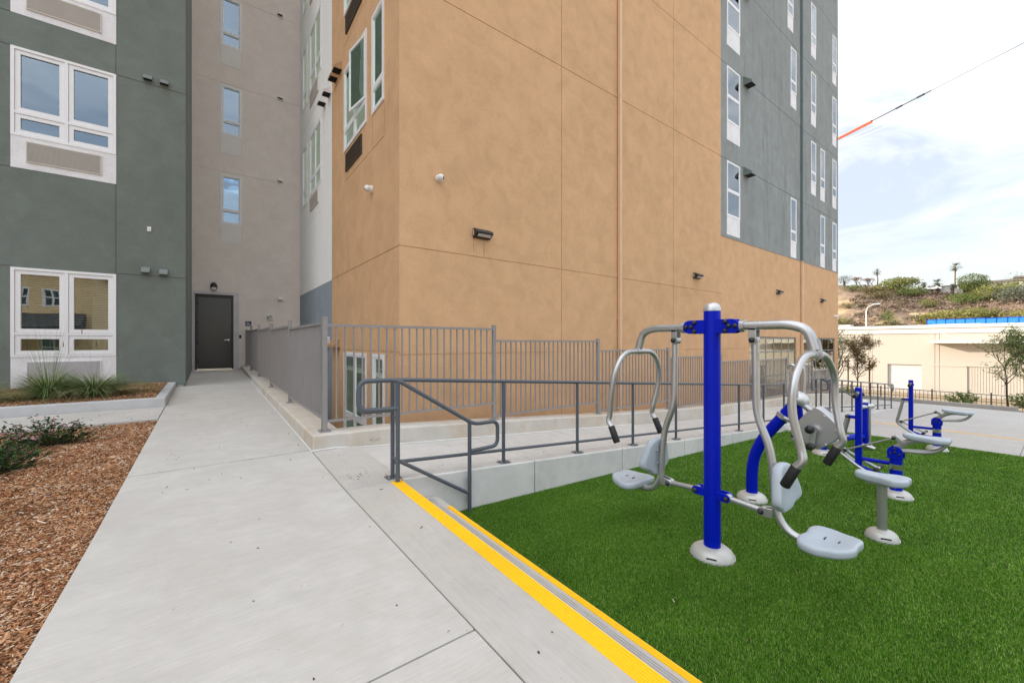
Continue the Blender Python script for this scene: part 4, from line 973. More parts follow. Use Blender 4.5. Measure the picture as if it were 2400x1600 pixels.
def saddle(P, th, k, L0=-.05, L1=-.40, w=.10):
    m = (L0+L1)/2
    poly = smooth2([(-.055,L0),(-.075,L0-.05),(-.075,m+.03),(-w*.98,m-.06),(-w,L1+.07),(-.085,L1+.01),(-.025,L1),(0,L1+.02),(.025,L1),(.085,L1+.01),(w,L1+.07),(w*.98,m-.06),(.075,m+.03),(.075,L0-.05),(.055,L0)], 2)
    mb = MB(); mb.pad(poly, lambda a, b, h: P(a, b, h+.06*((b-m)/.18)**2*.22), th, .02); return mb
def rider(loc, label):
    K = 1.067; t = thing('rowing_rider', label, 'exercise machine', loc, 'blue rowing machines on the grass')
    O = Vector(loc); P = lambda x, s, z: (O.x+K*x, O.y+K*s, O.z+K*z)
    foot_dome(t, O, .148)
    obj('column', MB().lathe([(.054*K,.03),(.054*K,.50*K)], O, (0,0,1), 24), M['blue'], t, smooth=True)
    for dx in (-.058, .046):
        n = 14; poly = [(-.062,.42),(.062,.42)] + [(.064*math.cos(a), .492+.064*math.sin(a)) for a in np.linspace(0, PI, n)]
        q = MB(); q.prism(poly, lambda a, b, tt: P(dx+.012*tt, a, b)); obj('cheek_plate', q, M['blue'], t, bevel=.003)
    cap_bolts([(P(k*.059, a, b), (k,0,0)) for a, b in ((0,.53),(0,.495),(-.036,.475),(.036,.475)) for k in (-1, 1)], .012, t)
    q = MB(); q.lathe([(.0555*K,.30*K),(.0555*K,.36*K)], O, (0,0,1), 24); obj('name_plate', q, M['chrome'], t, smooth=True)
    # handle post
    q = MB(); a0 = P(-.024,.285,.25); a1 = P(.024,.345,1.155); q.box(a0[0],a1[0],a0[1],a1[1],a0[2],a1[2]); hp = obj('handle_post', q, M['blue'], t, bevel=.008)
    q = MB(); q.tube([P(-.11,.315,1.075), P(-.03,.315,1.10), P(.03,.315,1.10), P(.11,.315,1.075)], .0165*K, 10); obj('handlebar', q, M['silver'], hp, smooth=True)
    q = MB()
    for sx in (-1, 1): q.tube([P(sx*.085,.315,1.083), P(sx*.165,.315,1.062)], .0205*K, 12)
    obj('grip', q, M['rubber'], hp, smooth=True)
    q = MB(); a0 = P(-.02,.34,.795); a1 = P(.02,.425,.83); q.box(a0[0],a1[0],a0[1],a1[1],a0[2],a1[2]); obj('bracket', q, M['blue'], t, bevel=.006)
    cap_bolts([(P(k*.021,.415,.812), (k,0,0)) for k in (-1, 1)], .02, t)
    for dx in (-.035, .035):
        q = MB(); q.tube(fil([P(dx,.412,.80), P(dx,.495,.40), P(dx,.33,.272), P(dx,.20,.195)], .05, 6), .0185*K, 12); obj('swing_arm', q, M['silver'], t, smooth=True)
    q = MB(); q.tube(fil([P(0,.45,.435), P(0,.40,.40), P(0,.14,.272)], .04, 4), .0165*K, 10); obj('foot_tube', q, M['silver'], t, smooth=True)
    q = MB(); q.tube([P(-.15,.145,.274), P(.15,.145,.274)], .016*K, 10); obj('foot_peg', q, M['silver'], t, smooth=True)
    q = MB()
    for sx in (-1, 1): q.tube([P(sx*.05,.145,.274), P(sx*.155,.145,.274)], .021*K, 10)
    obj('foot_grip', q, M['rubber'], t, smooth=True)
    q = MB()
    for dx in (-.025, .017): q.prism([(.385,.40),(.44,.44),(.47,.42),(.44,.39)], lambda a, b, tt: P(dx+.008*tt, a, b))
    obj('lug', q, M['silver'], t)
    q = MB(); q.tube([P(-.03,.43,.425), P(-.03,.015,.636)], .0105*K, 8); obj('push_rod', q, M['silver'], t, smooth=True)
    cap_bolts([(P(-.04,.43,.425), (-1,0,0)), (P(-.04,.012,.637), (-1,0,0))], .017, t)
    q = MB(); q.prism([(.035,.655),(-.005,.67),(-.075,.60),(-.04,.58)], lambda a, b, tt: P(-.035+.07*tt, a, b)); obj('crank_lug', q, M['silver'], t, bevel=.004)
    q = MB(); q.tube([P(0,.30,.348), P(0,.04,.355)], .0215*K, 12); q.tube([P(0,.30,.262), P(0,.16,.215), P(0,.04,.216)], .02*K, 12); obj('base_beam', q, M['blue'], t, smooth=True)
    q = MB(); q.tube(fil([P(0,.0,.53), P(0,-.09,.615), P(0,-.19,.655), P(0,-.33,.652)], .07, 6), .030*K, 14); obj('seat_arm', q, M['silver'], t, smooth=True)
    for dx in (-.05, .05):
        q = MB(); q.tube(fil([P(dx*.6,-.03,.508), P(dx,-.255,.535), P(dx,-.335,.575), P(dx,-.385,.648)], .07, 6), .0165*K, 10); obj('seat_stay', q, M['silver'], t, smooth=True)
    obj('seat', saddle(lambda a, b, h: P(a, b, .648+h+.03*b), .052, K, -.055, -.415, .115), M['pad'], t, smooth=True)
    return t
rider((6.36, 1.092, zt(6.36)), 'blue rowing machine with a grey saddle, standing behind the padded stool')
rider((10.44, 1.252, zt(10.44)), 'blue rowing machine with a grey saddle at the far edge of the grass')

def stool():
    O = Vector((4.76, .908, zt(4.76))); K = 1.06
    t = thing('padded_stool', 'grey saddle stool on a single pole in front of the bike machine', 'stool', tuple(O))
    foot_dome(t, O, .118)
    obj('pole', MB().lathe([(.036,.03),(.036,.50)], O, (0,0,1), 22), M['silver'], t, smooth=True)
    q = MB(); q.box(O.x-.06,O.x+.06,O.y-.10,O.y+.10,O.z+.482,O.z+.498); obj('seat_plate', q, M['silver'], t, bevel=.003)
    obj('seat', saddle(lambda a, b, h: (O.x+K*a, O.y+K*(b+.225), O.z+.498+h), .062, K, -.05, -.40, .125), M['pad'], t, smooth=True)
stool()

def arm_bike():
    O = Vector((4.809, 1.999, zt(4.809))); K = 1.069; t = thing('arm_bike', 'blue bent post arm bike with a grey crank housing and two black pedals', 'exercise machine', tuple(O))
    P = lambda x, s, z: (O.x+K*x, O.y+K*s, O.z+K*z)
    foot_dome(t, O, .15)
    obj('bent_post', MB().tube(fil([P(0,0,.03), P(0,0,.30), P(0,-.02,.45), P(0,-.10,.645), P(0,-.40,1.055)], .12, 8), .053*K, 24), M['blue'], t, smooth=True)
    d = Vector((0, -.30, .41)).normalized()
    obj('end_cap', MB().lathe([(.055*K,0),(.078*K,.02),(.085*K,.05),(.072*K,.085),(.045*K,.108),(.003,.115)], P(0,-.395,1.05), d, 22), M['alu'], t, smooth=True)
    q = MB(); c = Vector(P(0,-.29,.905)); q.lathe([(.058*K,-.025),(.064*K,-.022),(.064*K,.022),(.058*K,.025)], c, d, 24); obj('collar', q, M['silver'], t, smooth=True)
    q = MB(); q.tube([P(-.07,-.31,.90), P(-.05,-.36,.875), P(-.02,-.46,.845)], .022*K, 10); q.tube([P(-.02,-.44,1.05), P(0,-.53,.97)], .026*K, 10); obj('strut', q, M['silver'], t, smooth=True)
    poly = smooth2([(-.355,.79),(-.54,1.035),(-.60,1.02),(-.72,.90),(-.745,.84),(-.725,.76),(-.60,.645),(-.53,.645)], 2)
    q = MB(); q.prism(poly, lambda a, b, tt: P(-.05+.13*tt, a, b)); case = obj('crank_housing', q, M['silver'], t, bevel=.008, seg=3)
    q = MB()
    for a, b in ((-.385,.795),(-.535,1.0),(-.63,.955),(-.715,.84),(-.64,.70),(-.55,.665)): q.lathe([(.010,0),(.010,.006),(.004,.009)], P(-.052,a,b), (-1,0,0), 8)
    obj('screw', q, M['bolt'], case)
    q = MB(); q.lathe([(.05,0),(.05,.014),(.034,.016),(.034,.05)], P(-.05,-.565,.825), (-1,0,0), 20); obj('hub', q, M['silver'], t, smooth=True)
    for sx, (s1_, z1_) in ((-1, (-.55,.68)), (1, (-.58,.97))):
        x0 = -.10 if sx < 0 else .13
        q = MB(); q.tube([P(x0,-.565,.825), P(x0,s1_,z1_)], .021, 10); obj('crank_arm', q, M['silver'], t, smooth=True)
        g = MB(); e = Vector((sx,0,0)); g.lathe([(.030,0),(.034,.01),(.034,.07),(.028,.085),(.008,.09)], P(x0,s1_,z1_), e, 16); obj('pedal', g, M['knob'], t, smooth=True)
    q = MB(); g = q.lathe([(.012,0),(.036,.01),(.04,.03),(.036,.055),(.018,.068),(.002,.07)], P(-.11,-.545,.832), (-1,0,0), 16); obj('hub_cap', q, M['knob'], t, smooth=True)
    for x in (-.09, .09):
        q = MB(); q.tube(fil([P(x,-.40,1.06), P(x,-.355,1.15), P(x,-.345,1.39), P(x,-.39,1.415), P(x,-.43,1.38), P(x,-.43,1.12)], .05, 5), .013*K, 10); obj('grab_loop', q, M['silver'], t, smooth=True)
    q = MB(); q.tube([P(.07,-.353,.84), P(.07,-.349,.712)], .015, 8); q.tube(fil([P(.07,-.349,.72), P(.07,-.335,.68), P(.07,-.50,.672)], .03, 4), .016, 8); obj('foot_rest', q, M['silver'], t, smooth=True)
    q = MB(); cap(q, P(.055,-.349,.712), (-1,0,0), .015); obj('cap_bolt', q, M['knob'], t, smooth=True)
    q = MB(); q.tube(fil([P(.12,-.37,1.0), P(.12,-.385,.80), P(.12,-.43,.69), P(.12,-.56,.66)], .12, 8), .04, 16); obj('rear_brace', q, M['blue'], t, smooth=True)
arm_bike()

def glider():
    O = Vector((8.118, 2.274, zt(8.118))); t = thing('air_walker', 'blue walking machine with foot plates and a flat upright behind the arm bike', 'exercise machine', tuple(O))
    foot_dome(t, O, .16)
    q = MB(); q.tube([(O.x,O.y,O.z+.03),(O.x,O.y,O.z+.22),(O.x+.35,O.y-.1,O.z+.24),(9.336,2.022,zt(9.336)+.22)], .05, 14); obj('base_tube', q, M['blue'], t, smooth=True)
    X, Y, z = 9.336, 2.022, zt(9.336)
    obj('upright', MB().box(X-.045,X+.045,Y-.06,Y+.06,z+.05,z+.825), M['blue'], t, bevel=.012)
    obj('upright_cap', MB().lathe([(.06,0),(.058,.02),(.035,.04),(.002,.045)], (X,Y,z+.825), (0,0,1), 18), M['alu'], t, smooth=True)
    q = MB(); q.tube([(X-.09,Y+.02,z+.745),(X+.09,Y-.10,z+.765)], .04, 14); obj('hub', q, M['alu'], t, smooth=True)
    q = MB(); q.tube(fil([(X-.02,Y-.085,z+.77),(X-.02,Y-.085,z+.12),(X-.02,Y-.12,z+.05)], .06), .017, 10); obj('swing_arm', q, M['silver'], t, smooth=True)
    q = MB(); q.tube([(X-.05,Y+.02,z+.08),(X-.02,Y-.15,z+.03)], .035, 12); obj('foot_tube', q, M['silver'], t, smooth=True)
    for i, (y0, w) in enumerate(((.03,.11),(.30,.10))):
        obj('foot_plate', MB().box(O.x-.10,O.x+.55,O.y-.02+y0-.22,O.y-.02+y0-.22+w,O.z+.26,O.z+.285), M['silver'], t, bevel=.01); obj('foot_pad', MB().box(O.x+.02,O.x+.45,O.y-.005+y0-.22,O.y-.035+y0-.22+w,O.z+.286,O.z+.292), M['blue'], t)
    q = MB(); q.tube([(O.x-.1,O.y-.1,O.z+.2),(O.x+.9,O.y-.2,O.z+.21)], .016, 8); obj('link_bar', q, M['silver'], t, smooth=True)
glider()

# ================================================================== BEYOND THE CAR PARK
wh = thing('warehouse', 'long low cream warehouse with white roof band beyond the car park', 'building', (70, 5, -4.1))
wf = FXm(65.0)
facade('wall', wf, -45, 45, -4.3, 2.62, M['warehouse'], wh, [(9.0,11.9,-3.75,-.97),(1.8,5.55,-3.75,-1.0),(-8,-4,-3.75,-.97)], gu=[13.62, 13.28, 7.95, 7.6, 1.75, 1.4], gw=.05, gd=.04, rev=.30)
mb = MB(); hull(mb, 65, 85, -45, 45, -4.3, 3.0, ('-y','+y','+x','top')); obj('wall', mb, M['warehouse'], wh)
mwb = paint('white_band', (.58,.56,.53), .6)
mb = MB(); fbox(mb, wf, -45, 45, -.10, .3, 2.62, 3.0); obj('parapet_band', mb, mwb, wh); mb = MB(); fbox(mb, wf, -45, 45, -.05, .3, 3.0, 3.22); obj('parapet_band', mb, mwb, wh)
mb = MB(); fbox(mb, wf, -45, 45, -.16, .3, 3.22, 3.56); obj('parapet_band', mb, mwb, wh)
mb = MB(); fbox(mb, wf, -45, 45, -.20, -.165, 3.20, 3.25); obj('conduit', mb, M['grille'], wh)
mb = MB(); fbox(mb, wf, 9.0, 11.9, .2, .28, -3.75, -.97); rd = obj('roll_door', mb, paint('roll_door_white', (.56,.55,.53), .6), wh)
q = MB()
for k in range(14): fbox(q, wf, 9.01, 11.89, .185, .2, -3.74+k*.198, -3.74+k*.198+.17)
obj('door_slat', q, rd.data.materials[0], rd)
mb = MB(); fbox(mb, wf, -8, -4, .2, .28, -3.75, -.97); obj('roll_door', mb, rd.data.materials[0], wh)
mb = MB(); fbox(mb, wf, 1.8, 5.55, .1, .2, -3.75, -1.0); obj('corrugated_door', mb, M['warehouse'], wh)
for k in range(18):
    q = MB(); fbox(q, wf, 1.82+k*.2, 1.92+k*.2, .078, .1, -3.74, -1.02); obj('corrugation', q, M['warehouse'], wh)
mb = MB(); fbox(mb, wf, 5.6, 8.2, -.05, .0, -1.03, -.93); obj('lintel', mb, M['warehouse'], wh)
mb = MB(); fbox(mb, wf, -12, 8.15, -1.6, .0, 1.50, 1.79); obj('canopy', mb, mwb, wh)
mb = MB()
for y in (7.4, 1.0): mb.tube([(63.6,y-1.9,1.79),(64.95,y,2.62)], .02, 6)
obj('canopy_rod', mb, M['grille'], wh)
tag(obj('roof_unit', MB().box(70,71.6,16.6,18.6,3.0,4.0), mwb), 'white roof unit on the warehouse beside the street lamp', 'roof unit')
tag(obj('roof_unit', MB().box(69,70.4,4.9,8.6,3.0,3.74), mwb), 'flat white roof unit on the warehouse in front of the blue screen', 'roof unit')
bs = thing('screen_fence', 'bright blue shade screen fence standing behind the warehouse roof', 'fence', (90, 3, 2))
mbl = paint('blue_screen', (.02,.22,.62), .6, var=.15); 
for k in range(19):
    y = 11.9-k*1.0
    q = MB(); q.box(90, 90.03, y-.985, y-.015, 1.0, 5.15+.02*math.sin(k*1.7)); obj('screen_panel', q, mbl, bs)
    q = MB(); q.box(89.95, 90.05, y-.014, y+.014, .5, 5.25); obj('post', q, M['blue'], bs)
q = MB(); q.box(89.93,89.97,-7,11.9,4.15,4.2); q.box(89.93,89.97,-7,11.9,5.1,5.14); obj('rail', q, M['blue'], bs)
sl_ = thing('street_lamp', 'white street lamp with a curved arm before the hillside', 'street lamp', (98, 20.9, -2))
q = MB(); q.tube([(98,20.9,-3.5),(98,20.9,7.4),(98,20.7,8.1),(98,19.9,8.6)], [.09,.07,.055,.05], 8); obj('pole', q, M['camwhite'], sl_, smooth=True)
q = MB(); q.box(97.85,98.15,18.9,19.95,8.55,8.72); obj('lamp_head', q, M['camwhite'], sl_, bevel=.04)

# hill
YT = [-60,5,15,24,46,120]; ZT = [15,15.7,15.5,17.7,22,30]
def ss(t): t = min(1, max(0, t)); return t*t*(3-2*t)
def hill0(x, y):
    top = lerp(y, YT, ZT); t = (x-108)/72
    return -4.1+(top+4.1)*(.35*min(1, max(0, t))+.65*ss(t)) + max(0, x-180)*.02
def hill(x, y):
    k = min(1, max(0, (x-110)/15))*(1 if x < 172 else .35)
    return hill0(x, y) + k*(1.1*mnoise.noise(Vector((x*.07, y*.07, 0))) + .6*mnoise.noise(Vector((x*.2, y*.2, 4))) + .25*mnoise.noise(Vector((x*.6, y*.6, 9))))
hm = MB(); hx = list(np.concatenate([np.linspace(104, 182, 90), np.linspace(185, 420, 24)])); hy = list(np.linspace(-80, 140, 190)); nh = len(hy)
hm.add([(x, y, hill(x, y)) for x in hx for y in hy], [(i*nh+j, (i+1)*nh+j, (i+1)*nh+j+1, i*nh+j+1) for i in range(len(hx)-1) for j in range(nh-1)])
m, nt, b = newmat('hillside_soil'); v = pos(nt); n1 = noise(nt, v, .09, 7, .68, .9); n2 = noise(nt, v, .5, 6, .7, .6); n3 = noise(nt, v, 2.5, 5, .7)
col = ramp(nt, n1, [(.30, (.15,.125,.06)), (.42, (.23,.165,.12)), (.54, (.30,.22,.165)), (.62, (.44,.33,.20)), (.68, (.56,.43,.25)), (.76, (.25,.18,.135))])
col = mix(nt, 1.0, col, ramp(nt, n2, [(.3, (.62,.60,.58)), (.5, (1,1,1)), (.75, (1.2,1.15,1.05))]), 'MULTIPLY'); col = mix(nt, .8, col, ramp(nt, n3, [(.3, (.7,.68,.66)), (.7, (1.15,1.15,1.12))]), 'MULTIPLY')
nt.links.new(col, b.inputs['Base Color']); b.inputs['Roughness'].default_value = 1; b.inputs['Specular IOR Level'].default_value = 0; bump(nt, b, n3, .6, .4)
struct('hillside', hm, m, smooth=True)

LEAFM = {}
def leafmat(key, a, bcol, c, tr=.2):
    if key not in LEAFM: LEAFM[key] = island('leaf_'+key, [(0, a), (.5, bcol), (1, c)], .6, .25, tr)
    return LEAFM[key]
GREENS = {'yg': ((.11,.125,.028),(.18,.195,.045),(.28,.28,.075)), 'mid': ((.06,.085,.02),(.12,.155,.04),(.20,.23,.07)), 'dark': ((.04,.055,.022),(.075,.095,.038),(.13,.15,.06)),
          'olive': ((.07,.065,.025),(.13,.115,.045),(.21,.18,.075)), 'dry': ((.15,.10,.08),(.25,.175,.135),(.36,.27,.20)), 'greyg': ((.06,.075,.05),(.12,.14,.095),(.19,.21,.14)), 'yellow': ((.17,.16,.045),(.26,.245,.07),(.35,.325,.11))}
def leaf_cloud(mb, rng, blobs, n, size, flat=.5):
    """leaf sized faces spread through lumpy ellipsoids; blobs: (cx,cy,cz,rx,ry,rz)"""
    w = np.array([bb_[3]*bb_[4]+bb_[5]*bb_[3] for bb_ in blobs]); w = w/w.sum()
    for k in rng.choice(len(blobs), n, p=w):
        cx, cy, cz, rx, ry, rz = blobs[k]; d = rng.normal(size=3); d /= np.linalg.norm(d); r = rng.uniform(.45, 1.05)**.6
        c = Vector((cx+d[0]*rx*r, cy+d[1]*ry*r, cz+d[2]*rz*r)); a = Vector(rng.normal(size=3)).normalized(); e = a.orthogonal().normalized(); e = (Matrix.Rotation(rng.uniform(0, 6.28), 3, a) @ e); f = a.cross(e)
        s = size*rng.uniform(.6, 1.4); s2 = s*rng.uniform(.35, .7)
        mb.add([c-e*s, c-f*s2, c+e*s, c+f*s2], [(0,1,2,3)])
def bush(x, y, w, h, kind, label, name='bush', n=420, trunk=False, group=None, dz=0, size=None, lumps=9):
    rng = np.random.default_rng(int(abs(x*13.7+y*91.3)*10) % 99991); z = hill(x, y)+dz
    t = thing(name, label, name.replace('_', ' '), (x, y, z), group); blobs = []
    for _ in range(lumps):
        a = rng.uniform(0, 6.28); r = rng.uniform(0, .62); k = rng.uniform(.28, .5)
        blobs.append((x+math.cos(a)*r*w/2*.8, y+math.sin(a)*r*w/2, z+h*rng.uniform(.30, .72)*(1.15-.5*r), w*k*.8, w*k, h*k*.75))
    mb = MB(); leaf_cloud(mb, rng, blobs, n*2, size or max(.10, w*.021)); obj('crown', mb, leafmat(kind, *GREENS[kind]), t)
    q = MB()
    for k in range(6 if not trunk else 4):
        bb_ = blobs[k]; q.tube([(x+rng.normal()*.05*w, y+rng.normal()*.05*w, z-.3), ((x+bb_[0])/2, (y+bb_[1])/2, z+h*.25), (bb_[0], bb_[1], bb_[2])], [.03*w, .02*w, .008*w], 5)
    obj('trunk' if trunk else 'stem', q, M['bark'], t); return t
M['bark'] = concrete('bark', (.10,.075,.055), .3); M['palmbark'] = concrete('palm_bark', (.22,.16,.12), .25)
bush(174.5, 29.2, 10.5, 4.2, 'yg', 'broad yellow green spreading tree on the ridge by the slim palm', 'tree', 1500, True)
bush(168.5, 25.6, 8.0, 3.0, 'mid', 'low mid green bush spreading below the yellow green ridge tree', 'bush', 900)
bush(176.5, 14.0, 7.2, 5.6, 'mid', 'rounded green tree on the ridge next to the tall palm', 'tree', 2400, True, dz=.3)
bush(179, 44.3, 5.0, 4.2, 'greyg', 'pale green tree on the ridge nearest the grey building corner', 'tree', 600, True)
bush(180, 5.0, 4.6, 5.2, 'dark', 'dark tree on the ridge above the cream house', 'tree', 500, True, dz=.6, lumps=6)
bush(171, 6.2, 6.5, 4.2, 'yg', 'bright yellow green bush high on the slope under the dark ridge tree', 'bush', 800)
bush(173, 8.6, 4.6, 2.6, 'greyg', 'grey green domed bush just under the ridge houses', 'bush', 700)
bush(164, 9.5, 8.4, 4.6, 'yg', 'large light green bush in the middle of the slope', 'bush', 1100)
bush(161, 13.4, 7.4, 3.0, 'mid', 'dark green bush beside the large light green one', 'bush', 900)
bush(158.5, 5.6, 8.0, 4.2, 'greyg', 'grey green cactus like bush on the slope', 'bush', 900)
bush(162.5, 30.9, 6.4, 2.6, 'olive', 'olive brown domed bush on the dry slope', 'bush', 700)
bush(152, 36.4, 4.6, 1.8, 'olive', 'small olive bush low on the dry slope', 'bush', 450)
bush(159, 20.8, 3.8, 2.4, 'yg', 'small bright green bush among dry brush', 'bush', 420)
bush(146, 26.6, 3.0, 2.6, 'mid', 'small green bush above the pale rocks', 'bush', 420)
bush(141, 25.7, 4.4, 3.6, 'mid', 'green shrub growing at the foot of the pale rock face', 'bush', 600)
bush(140, 35.6, 4.4, 2.6, 'yg', 'light green bush at the slope foot next to the grey building', 'bush', 500)
bush(144, 15.8, 11.0, 3.6, 'yellow', 'wide yellow flowering bush above the blue screen', 'bush', 1200)
bush(147, 11.6, 9.0, 3.2, 'yg', 'wide yellow green bush behind the blue screen', 'bush', 900)
bush(143, 3.6, 8.0, 4.2, 'yellow', 'yellow flowering bush above the end of the blue screen', 'bush', 900)
bush(145, 19.6, 7.0, 2.6, 'olive', 'olive scrub bush over the start of the blue screen', 'bush', 600)
bush(150, 8.0, 8.5, 2.6, 'dry', 'dry purplish brush patch on the slope', 'bush', 700)
bush(166.5, 35, 7.5, 2.0, 'olive', 'dark green brush below the slim palm', 'bush', 700)
bush(170, 39.6, 6.5, 2.4, 'mid', 'green brush below the bare trees', 'bush', 600)
bush(168, 14.8, 7.0, 1.9, 'mid', 'dark brush under the ridge car park edge', 'bush', 650)
rng = np.random.default_rng(21); sm_ = {k: MB() for k in ('dry', 'olive', 'dark')}
for _ in range(5200):
    x = rng.uniform(112, 181); y = rng.uniform(-12, 58); w = rng.uniform(.5, 1.7)
    if mnoise.noise(Vector((x*.05, y*.05, 2.2))) < -.12: continue
    k = rng.choice(['dry', 'dry', 'olive', 'dark'], p=[.38,.36,.18,.08]); leaf_cloud(sm_[k], rng, [(x, y, hill(x, y)+w*.16, w*.6, w*.6, w*.32)], 14, w*.22)
for k, mb in sm_.items():
    o = obj('hillside_scrub', mb, leafmat(k, *GREENS[k])); o['kind'] = 'stuff'; o['label'] = {'dry': 'dry brown scrub covering the hillside', 'olive': 'olive scrub covering the hillside', 'dark': 'dark green scrub dotted over the hillside'}[k]; o['category'] = 'scrub'
def bare_tree(x, y, h, label):
    r = random.Random(int(x*7+y)); z = hill(x, y); t = thing('bare_tree', label, 'tree', (x, y, z)); mb = MB(); tips = []
    def grow(p, d, L_, rad, lev):
        e = p+d*L_; mb.tube([p, (p+e)/2+Vector((r.uniform(-.1,.1), r.uniform(-.1,.1), 0))*L_, e], [rad, rad*.85, rad*.65], 5)
        if lev == 0: tips.append(e); return
        for _ in range(3): grow(e, (d+Vector((r.uniform(-.8,.8), r.uniform(-.9,.9), r.uniform(-.1,.5)))).normalized(), L_*.68, rad*.55, lev-1)
    for _ in range(3): grow(Vector((x, y+r.uniform(-1,1), z-.2)), Vector((r.uniform(-.4,.4), r.uniform(-.6,.6), 1)).normalized(), h*.32, .14, 3)
    obj('trunk', mb, M['bark'], t); q = MB(); rg = np.random.default_rng(4); leaf_cloud(q, rg, [(p.x, p.y, p.z, .5, .5, .4) for p in tips], 500, .12); obj('crown', q, leafmat('dry', *GREENS['dry']), t)
bare_tree(177.5, 39.8, 4.6, 'purplish half bare tree on the ridge beside the slim palm'); bare_tree(178, 36.8, 4.2, 'small half bare tree touching the slim palm trunk')
def palm(x, y, h, r, label, skirt=.5, trunk_r=.16, dz=-.3):
    rg = random.Random(int(x*3+y*17)); z = hill(x, y)+dz; t = thing('palm_tree', label, 'palm tree', (x, y, z)); sway = rg.uniform(-.25, .25)
    q = MB(); q.tube([(x, y, z-.2), (x, y+sway, z+h*.5), (x, y, z+h)], [trunk_r*1.3, trunk_r, trunk_r*.9], 8); obj('trunk', q, M['palmbark'], t, smooth=True)
    q = MB(); top = Vector((x, y, z+h))
    for k in range(34):
        a = rg.uniform(0, 6.28); el = rg.uniform(-.5, 1.25); d = Vector((math.cos(a)*math.cos(el), math.sin(a)*math.cos(el), math.sin(el))); L_ = r*rg.uniform(.75, 1.05)
        st_ = top+d*L_*.45; side = d.cross(Vector((0,0,1))).normalized(); up = side.cross(d)
        q.tube([top, st_], .02, 3)
        for j in range(-4, 5):
            dd = (d+side*j*.27-Vector((0,0,.18*abs(j)*.5))).normalized(); e = st_+dd*L_*.58-Vector((0,0,.10*L_)); w = side*.055*r
            q.add([st_-w*.4, st_+w*.4, e], [(0,1,2)])
    obj('crown', q, leafmat('palm', (.03,.045,.012), (.075,.095,.03), (.16,.16,.07)), t)
    q = MB()
    for k in range(40):
        a = rg.uniform(0, 6.28); zz = top.z-rg.uniform(0, skirt*2); rr_ = trunk_r+rg.uniform(.05, skirt*.5)
        p = Vector((x+math.cos(a)*trunk_r, y+math.sin(a)*trunk_r, zz)); e = Vector((x+math.cos(a)*rr_, y+math.sin(a)*rr_, zz-rg.uniform(.3,.8)*max(.7, skirt))); s_ = Vector((-math.sin(a), math.cos(a), 0))*.12; q.add([p-s_, p+s_, e+s_*.4, e-s_*.4], [(0,1,2,3)])
    obj('frond_skirt', q, leafmat('skirt', (.13,.085,.05), (.22,.15,.09), (.32,.23,.14), .1), t)
palm(179.5, 17.7, 8.3, 2.2, 'tallest palm tree with a slender trunk on the ridge', .5, .19)
palm(179.5, 35.5, 5.3, 1.7, 'slim palm tree between the bare tree and the yellow green tree', .4, .16)
palm(176, 21.0, 3.2, 1.9, 'stout short palm tree with a thick brown skirt near the white car', .95, .5)
palm(177, 18.0, 2.6, 1.3, 'small palm at the foot of the tallest palm', .6, .3); palm(177, 23.9, 2.2, 1.3, 'short palm beside the white carport end', .4, .3)
def ridge_house(x, y, w, d, h, rh, wallm, roofm, label, dz=0):
    z = min(hill(x-d/2, y), hill(x, y))+dz; t = thing('house', label, 'house', (x, y, z)); hfc = FXm(x-d/2); n = max(1, int(w/2.6))
    hs = [(y-w/2+w*(i+.5)/n-.5, y-w/2+w*(i+.5)/n+.5, z+h*.42, z+h*.8) for i in range(n)]
    facade('wall', hfc, y-w/2, y+w/2, z-1.5, z+h, wallm, t, hs, rev=.12); mb = MB(); hull(mb, x-d/2, x+d/2, y-w/2, y+w/2, z-1.5, z+h, ('-y','+y','+x')); obj('wall', mb, wallm, t)
    q = MB(); q.prism([(x-d/2-.5,z+h),(x+d/2+.5,z+h),(x,z+h+rh)], lambda a, b, tt: (a, y-w/2-.5+(w+1)*tt, b)); obj('roof', q, roofm, t)
    for a, b, c, e in hs:
        f = MB(); fbox(f, hfc, a, b, .03, .1, c, e); wd = obj('window', f, M['mullion'], t); f = MB(); fbox(f, hfc, a+.08, b-.08, .02, .03, c+.08, e-.08); obj('pane', f, M['knob'], wd)
    return t
rf = paint('brown_roof', (.15,.11,.09), .85, var=.2); cw_ = stucco('house_cream', (.62,.52,.42), .05); ww_ = stucco('house_white', (.75,.73,.70), .05)
ridge_house(180, 9.0, 8.5, 6, 1.7, .9, ww_, rf, 'long low white house with a brown roof on the ridge', 1.5)
ridge_house(180.5, 15.6, 6.5, 5, 1.3, .5, cw_, rf, 'cream house half hidden behind the rounded ridge tree', 1.2)
ridge_house(179.5, 20.5, 9.0, 5, 1.2, .3, ww_, paint('flat_roof', (.24,.20,.17), .8), 'white flat roofed carport house behind the short palm', .9)
ridge_house(184, 4.6, 3.5, 5, 3.0, .8, cw_, rf, 'tall cream house at the ridge by the dark tree', .8)
def far_car():
    x, y = 175, 22.0; z = hill(x, y)+.7; t = thing('parked_car', 'white car parked below the flat roofed ridge house', 'car', (x, y, z)); 
    prof = [(-2.1,.3),(-2.1,.75),(-1.5,.9),(-.9,1.4),(.7,1.45),(1.4,.95),(2.1,.85),(2.15,.3)]
    q = MB(); q.prism(prof, lambda a, b, tt: (x-.85+1.7*tt, y+a, z+b)); obj('body', q, paint('car_white', (.75,.75,.75), .25, coat=.5), t, bevel=.06)
    q = MB(); q.prism([(-1.05,.95),(-.8,1.33),(.62,1.37),(1.15,.97)], lambda a, b, tt: (x-.87+1.74*tt, y+a, z+b)); obj('windows', q, M['knob'], t)
    for a in (-1.35, 1.35):
        for dx in (-.87, .67):
            q = MB(); q.lathe([(.33,0),(.33,.2)], (x+dx, y+a, z+.33), (1,0,0), 16); obj('wheel', q, M['rubber'], t)
far_car()
